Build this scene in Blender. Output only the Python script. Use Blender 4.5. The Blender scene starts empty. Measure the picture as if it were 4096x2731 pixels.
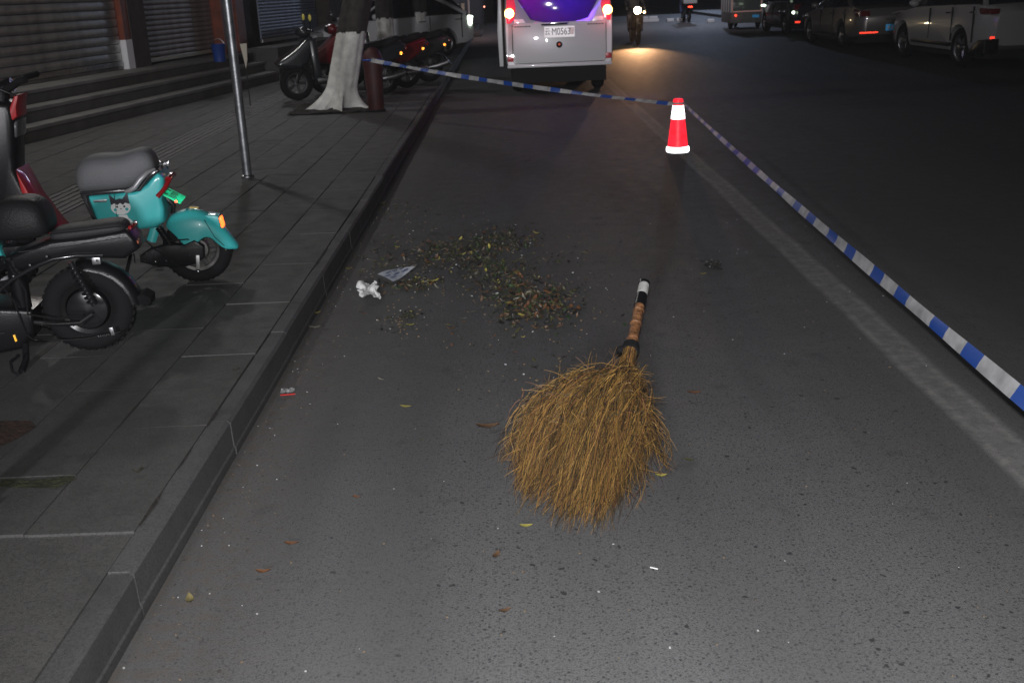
import bpy, bmesh, math, random
from mathutils import Vector, Matrix, Euler
from math import sin, cos, pi, radians
random.seed(11)
S = bpy.context.scene
COL = S.collection
SW = 0.12                                   # pavement height above the road

# ------------------------------------------------------------------ camera, world, lights, exposure
cd = bpy.data.cameras.new('camera'); cam = bpy.data.objects.new('camera', cd); COL.objects.link(cam)
cam.matrix_world = Matrix(((0.99920601, 0.03957495, 0.00460085, 0),
                           (-0.00815493, 0.31618759, -0.94866164, 0),
                           (-0.03899797, 0.94787089, 0.31625927, 1.5),
                           (0, 0, 0, 1)))
cd.sensor_width = 23.5; cd.lens = 24.39; cd.clip_start = .05; cd.clip_end = 600
cd.dof.use_dof = True; cd.dof.focus_distance = 3.9; cd.dof.aperture_fstop = 5.0
S.camera = cam
W = bpy.data.worlds.new('World'); S.world = W; W.use_nodes = True
nt = W.node_tree; bg = nt.nodes['Background']
sky = nt.nodes.new('ShaderNodeTexSky'); sky.sky_type = 'NISHITA'; sky.sun_disc = False
sky.sun_elevation = radians(8); sky.sun_rotation = radians(-40)
hs = nt.nodes.new('ShaderNodeHueSaturation'); hs.inputs['Saturation'].default_value = .35
nt.links.new(sky.outputs[0], hs.inputs['Color']); nt.links.new(hs.outputs[0], bg.inputs['Color'])
bg.inputs['Strength'].default_value = 0.0006
S.view_settings.view_transform = 'Standard'; S.view_settings.look = 'None'
S.view_settings.exposure = 0; S.view_settings.gamma = 1; S.view_settings.use_curve_mapping = False
S.cycles.use_denoising = True
try: S.cycles.denoiser = 'OPENIMAGEDENOISE'
except Exception: pass
S.cycles.max_bounces = 5; S.cycles.diffuse_bounces = 2; S.cycles.glossy_bounces = 3
S.cycles.transmission_bounces = 4; S.cycles.sample_clamp_indirect = 2.0
S.cycles.caustics_reflective = False; S.cycles.caustics_refractive = False

def lamp(name, kind, loc, energy, color=(1, 1, 1), size=.1, aim=None, **kw):
    l = bpy.data.lights.new(name, kind); o = bpy.data.objects.new(name, l); COL.objects.link(o)
    l.energy = energy; l.color = color; o.location = loc
    if kind == 'AREA': l.shape = 'DISK'; l.size = size
    else: l.shadow_soft_size = size
    if aim is not None: o.rotation_euler = (Vector(aim) - Vector(loc)).to_track_quat('-Z', 'Y').to_euler()
    for k, v in kw.items(): setattr(l, k, v)
    return o
# the camera's own flash, mounted a hand above the lens
lamp('camera_flash', 'SPOT', (0.0, 0.0, 1.61), 620, (.985, .99, 1), .03, aim=(.8, 3.4, 0), spot_size=radians(118), spot_blend=1.0)
# shopfront and street lamps above the picture, plus an added spot behind
lamp('shopfront_lamp', 'AREA', (-5.0, 13.25, 5.0), 74, (1, .97, .92), .35, aim=(-3.2, 10.0, 0))
lamp('shopfront_lamp_far', 'AREA', (-4.8, 21.5, 5.0), 60, (.95, .95, 1), .5, aim=(-2.6, 14.0, 0))
lamp('fill_spot_behind', 'SPOT', (-2.5, -13, 4.2), 6500, (.97, .95, 1), .5, aim=(-.9, 17, .9), spot_size=radians(36), spot_blend=.9)  # added fill behind the camera, kept narrow to brighten van and trees
lamp('street_lamp_cool', 'SPOT', (9.6, 55, 5.4), 1500, (.6, .72, 1), .4, aim=(4, 20, 0), spot_size=radians(100))

# ------------------------------------------------------------------ materials
MATS = {}
def mat(name, col, rough=.6, metal=0., spec=.5, noise=0., nscale=8., bump=0., bscale=60., emit=None, estr=0., retro=0., retro_rough=.34, retro_col=None, coat=0., rand=0.):
    if name in MATS: return MATS[name]
    m = bpy.data.materials.new(name); m.use_nodes = True; MATS[name] = m
    N = m.node_tree.nodes; L = m.node_tree.links; p = N['Principled BSDF']
    p.inputs['Roughness'].default_value = rough; p.inputs['Metallic'].default_value = metal
    p.inputs['Specular IOR Level'].default_value = spec; p.inputs['Coat Weight'].default_value = coat
    c = (*col, 1)
    p.inputs['Base Color'].default_value = c
    tc = N.new('ShaderNodeTexCoord')
    if noise > 0 or rand > 0:
        n = N.new('ShaderNodeTexNoise'); n.inputs['Scale'].default_value = nscale; n.inputs['Detail'].default_value = 6
        L.new(tc.outputs['Object'], n.inputs['Vector'])
        mr = N.new('ShaderNodeMapRange'); mr.inputs['From Min'].default_value = .3; mr.inputs['From Max'].default_value = .7
        mr.inputs['To Min'].default_value = 1 - noise; mr.inputs['To Max'].default_value = 1 + noise
        L.new(n.outputs['Fac'], mr.inputs['Value'])
        mix = N.new('ShaderNodeVectorMath'); mix.operation = 'SCALE'; mix.inputs[0].default_value = col
        L.new(mr.outputs[0], mix.inputs['Scale']); out = mix.outputs[0]
        if rand > 0:
            oi = N.new('ShaderNodeObjectInfo'); g = N.new('ShaderNodeNewGeometry')
            ad = N.new('ShaderNodeMath'); ad.operation = 'ADD'; L.new(oi.outputs['Random'], ad.inputs[0]); L.new(g.outputs['Random Per Island'], ad.inputs[1])
            fr = N.new('ShaderNodeMath'); fr.operation = 'FRACT'; L.new(ad.outputs[0], fr.inputs[0])
            m2 = N.new('ShaderNodeMapRange'); m2.inputs['To Min'].default_value = 1 - rand; m2.inputs['To Max'].default_value = 1 + rand
            L.new(fr.outputs[0], m2.inputs['Value'])
            s2 = N.new('ShaderNodeVectorMath'); s2.operation = 'SCALE'; L.new(out, s2.inputs[0]); L.new(m2.outputs[0], s2.inputs['Scale']); out = s2.outputs[0]
        L.new(out, p.inputs['Base Color'])
    if bump > 0:
        nb = N.new('ShaderNodeTexNoise'); nb.inputs['Scale'].default_value = bscale; nb.inputs['Detail'].default_value = 4
        L.new(tc.outputs['Object'], nb.inputs['Vector'])
        b = N.new('ShaderNodeBump'); b.inputs['Strength'].default_value = bump; b.inputs['Distance'].default_value = .01
        L.new(nb.outputs['Fac'], b.inputs['Height']); L.new(b.outputs[0], p.inputs['Normal'])
    if emit:
        p.inputs['Emission Color'].default_value = (*emit, 1); p.inputs['Emission Strength'].default_value = estr
    if retro > 0:                            # retro-reflective sheeting: sends light back where it came from
        g = N.new('ShaderNodeNewGeometry'); gl = N.new('ShaderNodeBsdfGlossy'); gl.inputs['Roughness'].default_value = retro_rough
        gl.inputs['Color'].default_value = (*(retro_col or col), 1); L.new(g.outputs['Incoming'], gl.inputs['Normal'])
        mx = N.new('ShaderNodeMixShader'); mx.inputs[0].default_value = retro
        if noise > 0:
            rm = N.new('ShaderNodeMapRange'); rm.inputs['From Min'].default_value = .3; rm.inputs['From Max'].default_value = .65; rm.inputs['To Min'].default_value = retro * .45; rm.inputs['To Max'].default_value = retro; L.new(n.outputs['Fac'], rm.inputs['Value']); L.new(rm.outputs[0], mx.inputs[0])
        L.new(p.outputs[0], mx.inputs[1]); L.new(gl.outputs[0], mx.inputs[2]); L.new(mx.outputs[0], N['Material Output'].inputs[0])
    return m

def asphalt(name, base, dark, lane=False, stone=False, rnd_amt=0.):
    m = bpy.data.materials.new(name); m.use_nodes = True; N = m.node_tree.nodes; L = m.node_tree.links; p = N['Principled BSDF']
    tc = N.new('ShaderNodeTexCoord')
    if stone:                                   # world position, so that alike tiles do not repeat
        gp = N.new('ShaderNodeNewGeometry'); tc = type('P', (), {'outputs': {'Object': gp.outputs['Position']}})()
    def noise(scale, detail=4, lo=.35, hi=.65, a=0, b=1, vec=None, rough=.5):
        n = N.new('ShaderNodeTexNoise'); n.inputs['Scale'].default_value = scale; n.inputs['Detail'].default_value = detail; n.inputs['Roughness'].default_value = rough
        L.new(vec or tc.outputs['Object'], n.inputs['Vector'])
        r = N.new('ShaderNodeMapRange'); r.inputs['From Min'].default_value = lo; r.inputs['From Max'].default_value = hi
        r.inputs['To Min'].default_value = a; r.inputs['To Max'].default_value = b; L.new(n.outputs['Fac'], r.inputs['Value']); return r.outputs[0]
    def mixc(fac, a, b, typ='MIX'):
        x = N.new('ShaderNodeMix'); x.data_type = 'RGBA'; x.blend_type = typ
        if isinstance(fac, float): x.inputs['Factor'].default_value = fac
        else: L.new(fac, x.inputs['Factor'])
        for i, v in ((6, a), (7, b)):
            if isinstance(v, tuple): x.inputs[i].default_value = (*v, 1)
            else: L.new(v, x.inputs[i])
        return x.outputs[2]
    def mul(a, b):
        x = N.new('ShaderNodeMath'); x.operation = 'MULTIPLY'
        for i, v in ((0, a), (1, b)):
            if isinstance(v, float): x.inputs[i].default_value = v
            else: L.new(v, x.inputs[i])
        return x.outputs[0]
    def stones(scale, thr_lo, thr_hi, keep_lo, keep_hi):
        warp = N.new('ShaderNodeTexNoise'); warp.inputs['Scale'].default_value = scale * .9; L.new(tc.outputs['Object'], warp.inputs['Vector'])
        vm = N.new('ShaderNodeVectorMath'); vm.operation = 'MULTIPLY_ADD'; vm.inputs[1].default_value = (.9 / scale,) * 3
        L.new(warp.outputs['Color'], vm.inputs[0]); L.new(tc.outputs['Object'], vm.inputs[2])
        v = N.new('ShaderNodeTexVoronoi'); v.inputs['Scale'].default_value = scale; v.inputs['Randomness'].default_value = 1; L.new(vm.outputs[0], v.inputs['Vector'])
        r = N.new('ShaderNodeMapRange'); r.inputs['From Min'].default_value = thr_lo; r.inputs['From Max'].default_value = thr_hi
        r.inputs['To Min'].default_value = 1; r.inputs['To Max'].default_value = 0; L.new(v.outputs['Distance'], r.inputs['Value'])
        sep = N.new('ShaderNodeSeparateColor'); L.new(v.outputs['Color'], sep.inputs[0])
        k = N.new('ShaderNodeMapRange'); k.inputs['From Min'].default_value = keep_lo; k.inputs['From Max'].default_value = keep_hi; L.new(sep.outputs[0], k.inputs['Value'])
        return mul(r.outputs[0], k.outputs[0])
    c = mixc(noise(1.3, 5), tuple(x * .9 for x in base), tuple(x * 1.08 for x in base))
    c = mixc(noise(.35, 3), c, tuple(x * .93 for x in base))
    c = mixc(mul(noise(230, 3, .42, .62), .45), c, tuple(x * 1.45 for x in base))
    c = mixc(mul(noise(120, 4, .50, .66), .55), c, tuple(x * .5 for x in base))
    s1, s2, s3 = (stones(95, .12, .3, .75, .9), stones(190, .2, .4, .5, .85), stones(15, .05, .09, .86, .9)) if stone else (stones(80, .22, .37, .45, .7), stones(150, .22, .42, .3, .6), stones(24, .13, .18, .72, .76))
    c = mixc(mul(s2, .65), c, dark); c = mixc(mul(s1, .72), c, dark); c = mixc(mul(s3, .85), c, tuple(x * .8 for x in dark))
    # bare pale stones and old stains
    c = mixc(mul(stones(75, .1, .2, .86, .9), .5), c, tuple(x * 1.7 for x in base))
    c = mixc(mul(noise(4.5, 3, .64, .72), .3), c, dark)
    if stone:
        c = mixc(mul(noise(6, 6, .5, .68, rough=.65), .5), c, tuple(x * .55 for x in base)); c = mixc(mul(noise(11, 6, .56, .7, rough=.7), .35), c, tuple(x * 1.5 for x in base))
    # dust gathered along the kerb
    sx = N.new('ShaderNodeSeparateXYZ'); L.new(tc.outputs['Object'], sx.inputs[0])
    d = N.new('ShaderNodeMapRange'); d.inputs['From Min'].default_value = -.97; d.inputs['From Max'].default_value = -.55; d.inputs['To Min'].default_value = 1; d.inputs['To Max'].default_value = 0
    L.new(sx.outputs[0], d.inputs['Value'])
    if not stone:
        c = mixc(mul(mul(d.outputs[0], noise(26, 5, .35, .7)), .75), c, (.115, .085, .055))
        # tyre-polished and darker running lanes, drawn out along the street
        mp = N.new('ShaderNodeMapping'); mp.inputs['Scale'].default_value = (1, .09, 1); L.new(tc.outputs['Object'], mp.inputs['Vector'])
        c = mixc(mul(noise(2.3, 5, .42, .62, vec=mp.outputs[0]), .42), c, tuple(x * .62 for x in base))
        c = mixc(mul(noise(.9, 4, .5, .6, vec=mp.outputs[0]), .25), c, tuple(x * 1.25 for x in base))
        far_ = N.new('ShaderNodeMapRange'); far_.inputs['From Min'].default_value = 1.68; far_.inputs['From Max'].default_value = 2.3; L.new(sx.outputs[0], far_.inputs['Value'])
        c = mixc(mul(far_.outputs[0], .45), c, tuple(x * .45 for x in base))  # past the line: darker wear, with weaker flash light put into the colour
    if rnd_amt:
        oi = N.new('ShaderNodeObjectInfo'); gi = N.new('ShaderNodeNewGeometry'); ad_ = N.new('ShaderNodeMath'); ad_.operation = 'ADD'; L.new(oi.outputs['Random'], ad_.inputs[0]); L.new(gi.outputs['Random Per Island'], ad_.inputs[1])
        fr_m = N.new('ShaderNodeMath'); fr_m.operation = 'FRACT'; L.new(ad_.outputs[0], fr_m.inputs[0]); c = mixc(mul(fr_m.outputs[0], rnd_amt), c, tuple(x * .4 for x in base))
    if lane:
        # what is left of the painted line: worn strokes down both edges and thin paint between
        a = N.new('ShaderNodeMath'); a.operation = 'ABSOLUTE'; sb = N.new('ShaderNodeMath'); sb.operation = 'SUBTRACT'; sb.inputs[1].default_value = 1.6
        wob = noise(.8, 2, .3, .7, -.012, .012); ad = N.new('ShaderNodeMath'); ad.operation = 'ADD'
        L.new(sx.outputs[0], ad.inputs[0]); L.new(wob, ad.inputs[1]); L.new(ad.outputs[0], sb.inputs[0]); L.new(sb.outputs[0], a.inputs[0])
        e = N.new('ShaderNodeMapRange'); e.inputs['From Min'].default_value = .088; e.inputs['From Max'].default_value = .05; L.new(a.outputs[0], e.inputs['Value'])
        e2 = N.new('ShaderNodeMapRange'); e2.inputs['From Min'].default_value = .03; e2.inputs['From Max'].default_value = .062; e2.inputs['To Min'].default_value = .62; e2.inputs['To Max'].default_value = 1; L.new(a.outputs[0], e2.inputs['Value'])
        c = mixc(mul(mul(mul(e.outputs[0], e2.outputs[0]), noise(16, 7, .32, .62, .15, 1, rough=.75)), .62), c, (.40, .39, .37))
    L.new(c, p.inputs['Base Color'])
    L.new(noise(9, 4, .3, .7, .62, .78), p.inputs['Roughness'])
    p.inputs['Specular IOR Level'].default_value = .09 if not stone else .25
    b = N.new('ShaderNodeBump'); b.inputs['Strength'].default_value = .3; b.inputs['Distance'].default_value = .003
    L.new(noise(260, 4, .3, .7), b.inputs['Height']); L.new(b.outputs[0], p.inputs['Normal'])
    return m

# ------------------------------------------------------------------ mesh helpers
class MB:
    def __init__(s): s.bm = bmesh.new()
    def box(s, c, d, rot=None, bev=0.):
        r = bmesh.ops.create_cube(s.bm, size=1.0); vs = r['verts']
        M = Matrix.Translation(c) @ (rot.to_matrix().to_4x4() if rot else Matrix()) @ Matrix.Diagonal((*d, 1))
        bmesh.ops.transform(s.bm, matrix=M, verts=vs)
        if bev > 0:
            es = list({e for v in vs for e in v.link_edges}); bmesh.ops.bevel(s.bm, geom=es, offset=bev, segments=2, affect='EDGES', profile=.6)
        return s
    def prism(s, pts, y0, y1, bev=0., seg=2):      # outline in x,z pulled along y
        a = [s.bm.verts.new((x, y0, z)) for x, z in pts]; b = [s.bm.verts.new((x, y1, z)) for x, z in pts]
        f0 = s.bm.faces.new(a); f1 = s.bm.faces.new(b[::-1]); n = len(pts); fs = [f0, f1]
        for i in range(n): fs.append(s.bm.faces.new((a[i], b[i], b[(i + 1) % n], a[(i + 1) % n])))
        bmesh.ops.recalc_face_normals(s.bm, faces=fs)
        if bev > 0: bmesh.ops.bevel(s.bm, geom=list(f0.edges) + list(f1.edges), offset=bev, segments=seg, affect='EDGES', profile=.5, clamp_overlap=True)
        return s
    def tube(s, pts, r, n=8, cap=True):
        pts = [Vector(p) for p in pts]; rs = r if isinstance(r, (list, tuple)) else [r] * len(pts); rings = []
        up = None
        for i, p in enumerate(pts):
            t = (pts[min(i + 1, len(pts) - 1)] - pts[max(i - 1, 0)]).normalized()
            if up is None: up = t.orthogonal().normalized()
            up = (up - t * up.dot(t)).normalized(); sd = t.cross(up)
            rings.append([s.bm.verts.new(p + (up * cos(2 * pi * k / n) + sd * sin(2 * pi * k / n)) * rs[i]) for k in range(n)])
        for a, b in zip(rings, rings[1:]):
            for k in range(n): s.bm.faces.new((a[k], a[(k + 1) % n], b[(k + 1) % n], b[k]))
        if cap: s.bm.faces.new(rings[0][::-1]); s.bm.faces.new(rings[-1])
        return s
    def lathe(s, prof, c=(0, 0, 0), axis='Z', n=32, close=False):
        rings = []
        for r, h in prof:
            ring = []
            for k in range(n):
                a = 2 * pi * k / n; u, v = r * cos(a), r * sin(a)
                q = (u, v, h) if axis == 'Z' else (u, h, v) if axis == 'Y' else (h, u, v)
                ring.append(s.bm.verts.new(Vector(c) + Vector(q)))
            rings.append(ring)
        seq = list(zip(rings, rings[1:])) + ([(rings[-1], rings[0])] if close else [])
        for a, b in seq:
            for k in range(n): s.bm.faces.new((a[k], a[(k + 1) % n], b[(k + 1) % n], b[k]))
        if not close:
            if prof[0][0] > 1e-6: s.bm.faces.new(rings[0])
            if prof[-1][0] > 1e-6: s.bm.faces.new(rings[-1])
        return s
    def torus(s, c, R, r, axis='Y', n=48, m=10, sx=1.):
        return s.lathe([(R + r * cos(2 * pi * k / m), r * sx * sin(2 * pi * k / m)) for k in range(m)], c, axis, n, True)
    def ball(s, c, r, sc=(1, 1, 1), seg=16):
        q = bmesh.ops.create_uvsphere(s.bm, u_segments=seg, v_segments=seg // 2, radius=r)
        bmesh.ops.transform(s.bm, matrix=Matrix.Translation(c) @ Matrix.Diagonal((*sc, 1)), verts=q['verts']); return s
    def loft(s, secs, cap=True):                   # list of rings with equal point counts
        R = [[s.bm.verts.new(p) for p in q] for q in secs]; n = len(R[0])
        for a, b in zip(R, R[1:]):
            for k in range(n): s.bm.faces.new((a[k], a[(k + 1) % n], b[(k + 1) % n], b[k]))
        if cap: s.bm.faces.new(R[0][::-1]); s.bm.faces.new(R[-1])
        return s
    def strip(s, rows):                            # grid of points
        R = [[s.bm.verts.new(p) for p in q] for q in rows]
        for a, b in zip(R, R[1:]):
            for k in range(len(a) - 1): s.bm.faces.new((a[k], a[k + 1], b[k + 1], b[k]))
        return s
    def build(s, name, m, parent=None, smooth=40, loc=None, label=None, kind=None, subd=0):
        bmesh.ops.recalc_face_normals(s.bm, faces=s.bm.faces)
        me = bpy.data.meshes.new(name); s.bm.to_mesh(me); s.bm.free()
        if isinstance(m, (list, tuple)):
            for x in m: me.materials.append(x)
        else: me.materials.append(m)
        if smooth:
            me.shade_smooth()
            try: me.set_sharp_from_angle(angle=radians(smooth))
            except Exception: pass
        o = bpy.data.objects.new(name, me); COL.objects.link(o)
        if parent: o.parent = parent
        if loc: o.location = loc
        if label: o['label'] = label
        if kind: o['kind'] = kind
        if subd:
            md = o.modifiers.new('smooth', 'SUBSURF'); md.levels = subd; md.render_levels = subd
        return o

def thing(name, label, cat, loc=(0, 0, 0), rz=0., group=None, rot=None):
    o = bpy.data.objects.new(name, None); COL.objects.link(o); o.empty_display_size = .1
    o.location = loc; o.rotation_euler = rot or (0, 0, rz); o['label'] = label; o['category'] = cat
    if group: o['group'] = group
    return o
def tag(o, label, cat, group=None):
    o['label'] = label; o['category'] = cat
    if group: o['group'] = group
    return o
def text_part(s, size, m, parent, loc, rot, extrude=.0006, sx=1.):
    name = 'plate_character'; cu = bpy.data.curves.new(name, 'FONT'); cu.body = s; cu.size = size; cu.extrude = extrude; cu.align_x = 'CENTER'; cu.align_y = 'CENTER'
    t = bpy.data.objects.new(name, cu); COL.objects.link(t)
    me = bpy.data.meshes.new_from_object(t.evaluated_get(bpy.context.evaluated_depsgraph_get())); me.name = name
    bpy.data.objects.remove(t)
    me.materials.clear(); me.materials.append(m)
    o = bpy.data.objects.new(name, me); COL.objects.link(o); o.parent = parent; o.location = loc; o.rotation_euler = rot; o.scale = (sx, 1, 1)
    return o
def copy_tree(o, parent=None):
    c = o.copy(); COL.objects.link(c); c.parent = parent
    for ch in list(o.children): copy_tree(ch, c)
    return c

M_tile = asphalt('granite tile', (.088, .086, .083), (.03, .03, .03), stone=True, rnd_amt=.3)
M_conc = asphalt('old concrete', (.080, .078, .075), (.03, .03, .029), stone=True)
M_kerb = asphalt('kerb granite', (.092, .090, .089), (.03, .03, .03), stone=True, rnd_amt=.35)
M_grout = mat('joint dirt', (.034, .031, .027), .95, noise=.4, nscale=20)
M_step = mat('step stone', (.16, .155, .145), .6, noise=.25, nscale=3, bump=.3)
M_riser_shaded = mat('shaded riser stone', (.075, .07, .062), .7, noise=.3, nscale=3, bump=.3)  # darker than the treads: the risers' lack of light is in the colour
M_white = mat('white paint', (.75, .75, .76), .32, spec=.5, coat=.4)
M_rubber = mat('rubber', (.011, .011, .012), .85, spec=.12, bump=.25, bscale=150)
M_black = mat('black plastic', (.007, .007, .008), .28, spec=.28, bump=.1, bscale=200)
M_gloss = mat('gloss black', (.012, .012, .014), .18, spec=.6, coat=.5)
M_metal = mat('dull steel', (.35, .35, .36), .35, metal=1., noise=.2, nscale=30)
M_chrome = mat('chrome', (.7, .7, .72), .12, metal=1.)
M_glass = mat('dark glass', (.008, .009, .012), .06, spec=.6)
M_dark = mat('underbody', (.012, .012, .012), .9)
M_redref = mat('red reflector', (.5, .01, .008), .25, retro=.35, retro_col=(1, .06, .03), retro_rough=.25)
M_orref = mat('orange reflector', (.5, .09, .01), .25, retro=.5, retro_col=(1, .32, .04), retro_rough=.25)
M_soil = mat('pit soil', (.018, .014, .011), .95, noise=.5, nscale=25, bump=1, bscale=40)
exec_parts = []

# ------------------------------------------------------------------ ground, road, pavement
MB().box((0, 60, -.06), (400, 500, .1)).build('ground', mat('far ground', (.03, .03, .03), .9), kind='structure', smooth=0)
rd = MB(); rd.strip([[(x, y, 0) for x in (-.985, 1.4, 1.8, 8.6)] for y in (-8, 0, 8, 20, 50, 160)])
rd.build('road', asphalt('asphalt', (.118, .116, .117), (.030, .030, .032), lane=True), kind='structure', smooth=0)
side = MB().box((-3.2, 30, SW / 2 - .02), (4.26, 80, SW + .0), ).build('pavement', M_grout, kind='structure', smooth=0)

def tile_mesh(w, l, h, bev=.004):
    b = MB(); b.box((0, 0, -h / 2), (w, l, h), bev=.0012); return b
rows = [(-1.07, -1.38), (-1.38, -1.68), (-1.68, -1.98), (-1.98, -2.28), (-2.28, -2.58), (-2.58, -2.88), (-2.88, -3.12)]
rows += [(-3.54 - .3 * k, -3.84 - .3 * k) for k in range(6)]
proto = {}; far = MB(); count = 0; near_tiles = []
for ri, (xa, xb) in enumerate(rows):
    w = abs(xb - xa) - .0055; L_ = .75; y = 2.62 + (.375 if ri % 2 else 0.) + random.uniform(-.05, .05)
    if ri % 2: near_tiles.append((ri, (xa + xb) / 2, 2.62 + (y - 2.62) / 2, w, (y - 2.62) - .008))
    while y < 46:
        cx = (xa + xb) / 2; near_tiles.append((ri, cx, y + L_ / 2, w, L_ - .007)); y += L_
near_tiles.sort(key=lambda t: math.hypot(t[1], t[2]))
for i, (ri, cx, cy, w, l) in enumerate(near_tiles):
    if l < .05: continue
    dz = random.uniform(-.0015, .0015); tilt = (random.uniform(-.0022, .0022), random.uniform(-.006, .006), random.uniform(-.003, .003))
    if i < 280:
        k = (round(w, 3), round(l, 2))
        if k not in proto:
            o = tile_mesh(w, l, .04).build('paving_tile', M_tile, side, smooth=0); proto[k] = o.data
        else:
            o = bpy.data.objects.new('paving_tile', proto[k]); COL.objects.link(o); o.parent = side
        o.location = (cx, cy, SW + dz); o.rotation_euler = tilt
    else:
        far.box((cx, cy, SW - .02 + dz), (w, l, .04), Euler(tilt))
far.build('distant_paving_tiles', M_tile, side, smooth=0, kind='stuff')
# kerb stones, worn and slightly out of line
kd = {}
for i in range(46):
    y = -1.1 + i * 1.0
    l = .994
    if 'k' not in kd:
        b = MB(); b.prism([(-.992, -.03), (-.992, .018), (-.997, .024), (-1.0, SW - .010), (-1.012, SW), (-1.066, SW), (-1.066, -.03)], -l / 2, l / 2)
        o = b.build('kerb_stone', M_kerb, side, smooth=30); kd['k'] = o.data
    else:
        o = bpy.data.objects.new('kerb_stone', kd['k']); COL.objects.link(o); o.parent = side
    o.location = (random.uniform(-.004, .004), y, random.uniform(-.003, .003)); o.rotation_euler = (0, 0, random.uniform(-.003, .003))
# cast concrete in the near corner
for (xa, ya, xb, yb) in ((-1.07, -1.2, -1.93, 1.68), (-1.07, 1.69, -1.93, 2.6), (-1.94, -1.2, -5.2, 1.2), (-1.94, 1.21, -5.2, 2.6)):
    b = MB(); b.box(((xa + xb) / 2, (ya + yb) / 2, SW - .03), (abs(xb - xa) - .006, abs(yb - ya) - .006, .06), bev=.0015)
    b.build('concrete_slab', M_conc, side, smooth=0)
for x_, y0_, y1_, w_ in ((-1.067, 2.64, 2.86, .013), (-1.066, 3.34, 3.52, .012), (-1.067, 3.00, 3.18, .008), (-1.38, 3.42, 3.62, .008), (-1.38, 4.3, 4.55, .007), (-1.68, 5.9, 6.5, .010), (-1.98, 7.7, 8.3, .010), (-1.38, 6.2, 7.0, .010), (-1.066, 7.2, 8.2, .012), (-1.066, 5.5, 6.0, .012)):
    b = MB(); k_ = 14; L0, R0 = [], []
    for j in range(k_ + 1):
        u_ = j / k_; ww_ = w_ * (sin(pi * u_) ** .5 if 0 < u_ < 1 else .05) * random.uniform(.6, 1.15); y_ = y0_ + (y1_ - y0_) * u_; off = random.uniform(-.001, .001)
        L0.append((x_ - ww_ / 2 + off, y_, SW + .0028)); R0.append((x_ + ww_ / 2 + off, y_, SW + .0028))
    b.strip([L0, R0]); b.build('open_joint', M_soil, side, smooth=0)
# tactile guide tiles with four raised bars
tac = None
for i in range(90):
    if tac is None:
        b = MB(); b.box((0, 0, -.02), (.40, .394, .04), bev=.003)
        for k in range(5): b.box((-.145 + k * .0725, 0, .002), (.036, .37, .010), bev=.004)
        o = b.build('tactile_tile', mat('tactile stone', (.085, .082, .078), .65, noise=.2, nscale=4, bump=.3), side, smooth=0); tac = o.data
    else:
        o = bpy.data.objects.new('tactile_tile', tac); COL.objects.link(o); o.parent = side
    o.location = (-3.33, 2.8 + .4 * i, SW + random.uniform(-.002, .002))
# patch of bare red soil and a mossy hole in the near tiles
for name, pts, m, lab in (('soil_patch', [(-2.3, 3.50), (-1.72, 3.46), (-1.67, 3.40), (-1.70, 3.28), (-1.80, 3.12), (-2.3, 3.05)], mat('red soil', (.035, .016, .009), .95, noise=.5, nscale=30, bump=1), None),
                     ('moss_patch', [(-1.60, 2.985), (-1.50, 2.965), (-1.39, 2.99), (-1.365, 2.965), (-1.40, 2.905), (-1.50, 2.915), (-1.59, 2.93)], mat('moss', (.03, .032, .012), .95, noise=.6, nscale=60, bump=1), None)):
    b = MB(); b.bm.faces.new([b.bm.verts.new((x, y, SW + .005)) for x, y in pts]); b.build(name, m, kind='structure', smooth=0)
# square pit round the near tree
b = MB(); N = 18
b.strip([[(-2.68 + .98 * i / N, 13.1 + 1.25 * j / N, SW + .006 + random.random() * .03) for i in range(N + 1)] for j in range(N + 1)])
b.build('tree_pit_soil', M_soil, kind='structure', smooth=0)
# opposite pavement
MB().box((10.6, 40, .05), (4, 110, .14), bev=.02).build('opposite_pavement', M_conc, kind='structure', smooth=0)

# ------------------------------------------------------------------ shopfronts, steps
BD = Vector((.155, .988, 0)).normalized(); BN = Vector((BD.y, -BD.x, 0)); B0 = Vector((-5.12, 11.4, 0)); BR = math.atan2(BD.y, BD.x)
def fr(name, m, t0, t1, n0, n1, z0, z1, parent=None, bev=.004, label=None, kind=None):    # box in the shopfront's own frame
    b = MB(); b.box(((t0 + t1) / 2, (n0 + n1) / 2, (z0 + z1) / 2), (t1 - t0, n1 - n0, z1 - z0), bev=bev)
    o = b.build(name, m, parent, smooth=0, label=label, kind=kind)
    if parent is None: o.location = B0; o.rotation_euler = (0, 0, BR)
    return o
# local frame: x along the street, y away from the street (after rotation), z up
steps = fr('steps', M_riser_shaded, -4, 7.6, .0, 3.2, 0, .24, kind='structure')
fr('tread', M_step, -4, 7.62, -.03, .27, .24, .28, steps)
fr('riser', M_riser_shaded, -4, 7.6, .24, 3.2, .24, .40, steps, bev=0)
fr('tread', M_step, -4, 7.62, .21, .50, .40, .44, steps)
fr('riser', M_riser_shaded, -4, 7.6, .47, 3.2, .40, .56, steps, bev=0)
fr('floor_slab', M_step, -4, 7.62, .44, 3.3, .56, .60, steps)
M_wall = mat('brown wall', (.05, .035, .03), .8, noise=.4, nscale=4, bump=.4)
M_red = mat('red-brown column', (.16, .035, .015), .5, noise=.3, nscale=6, bump=.2)
wallb = thing('shop_building', 'dark brown shopfront building with roller shutters above stone steps', 'building', B0, BR)
fr('wall', M_wall, 8.3, 8.9, .9, 1.3, .6, 3.6, wallb); fr('wall', M_wall, -9, 40, 1.55, 1.9, 0, 5.5, wallb)
fr('fascia', M_wall, -9, 8.9, .85, 1.55, 3.0, 3.6, wallb)
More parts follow.
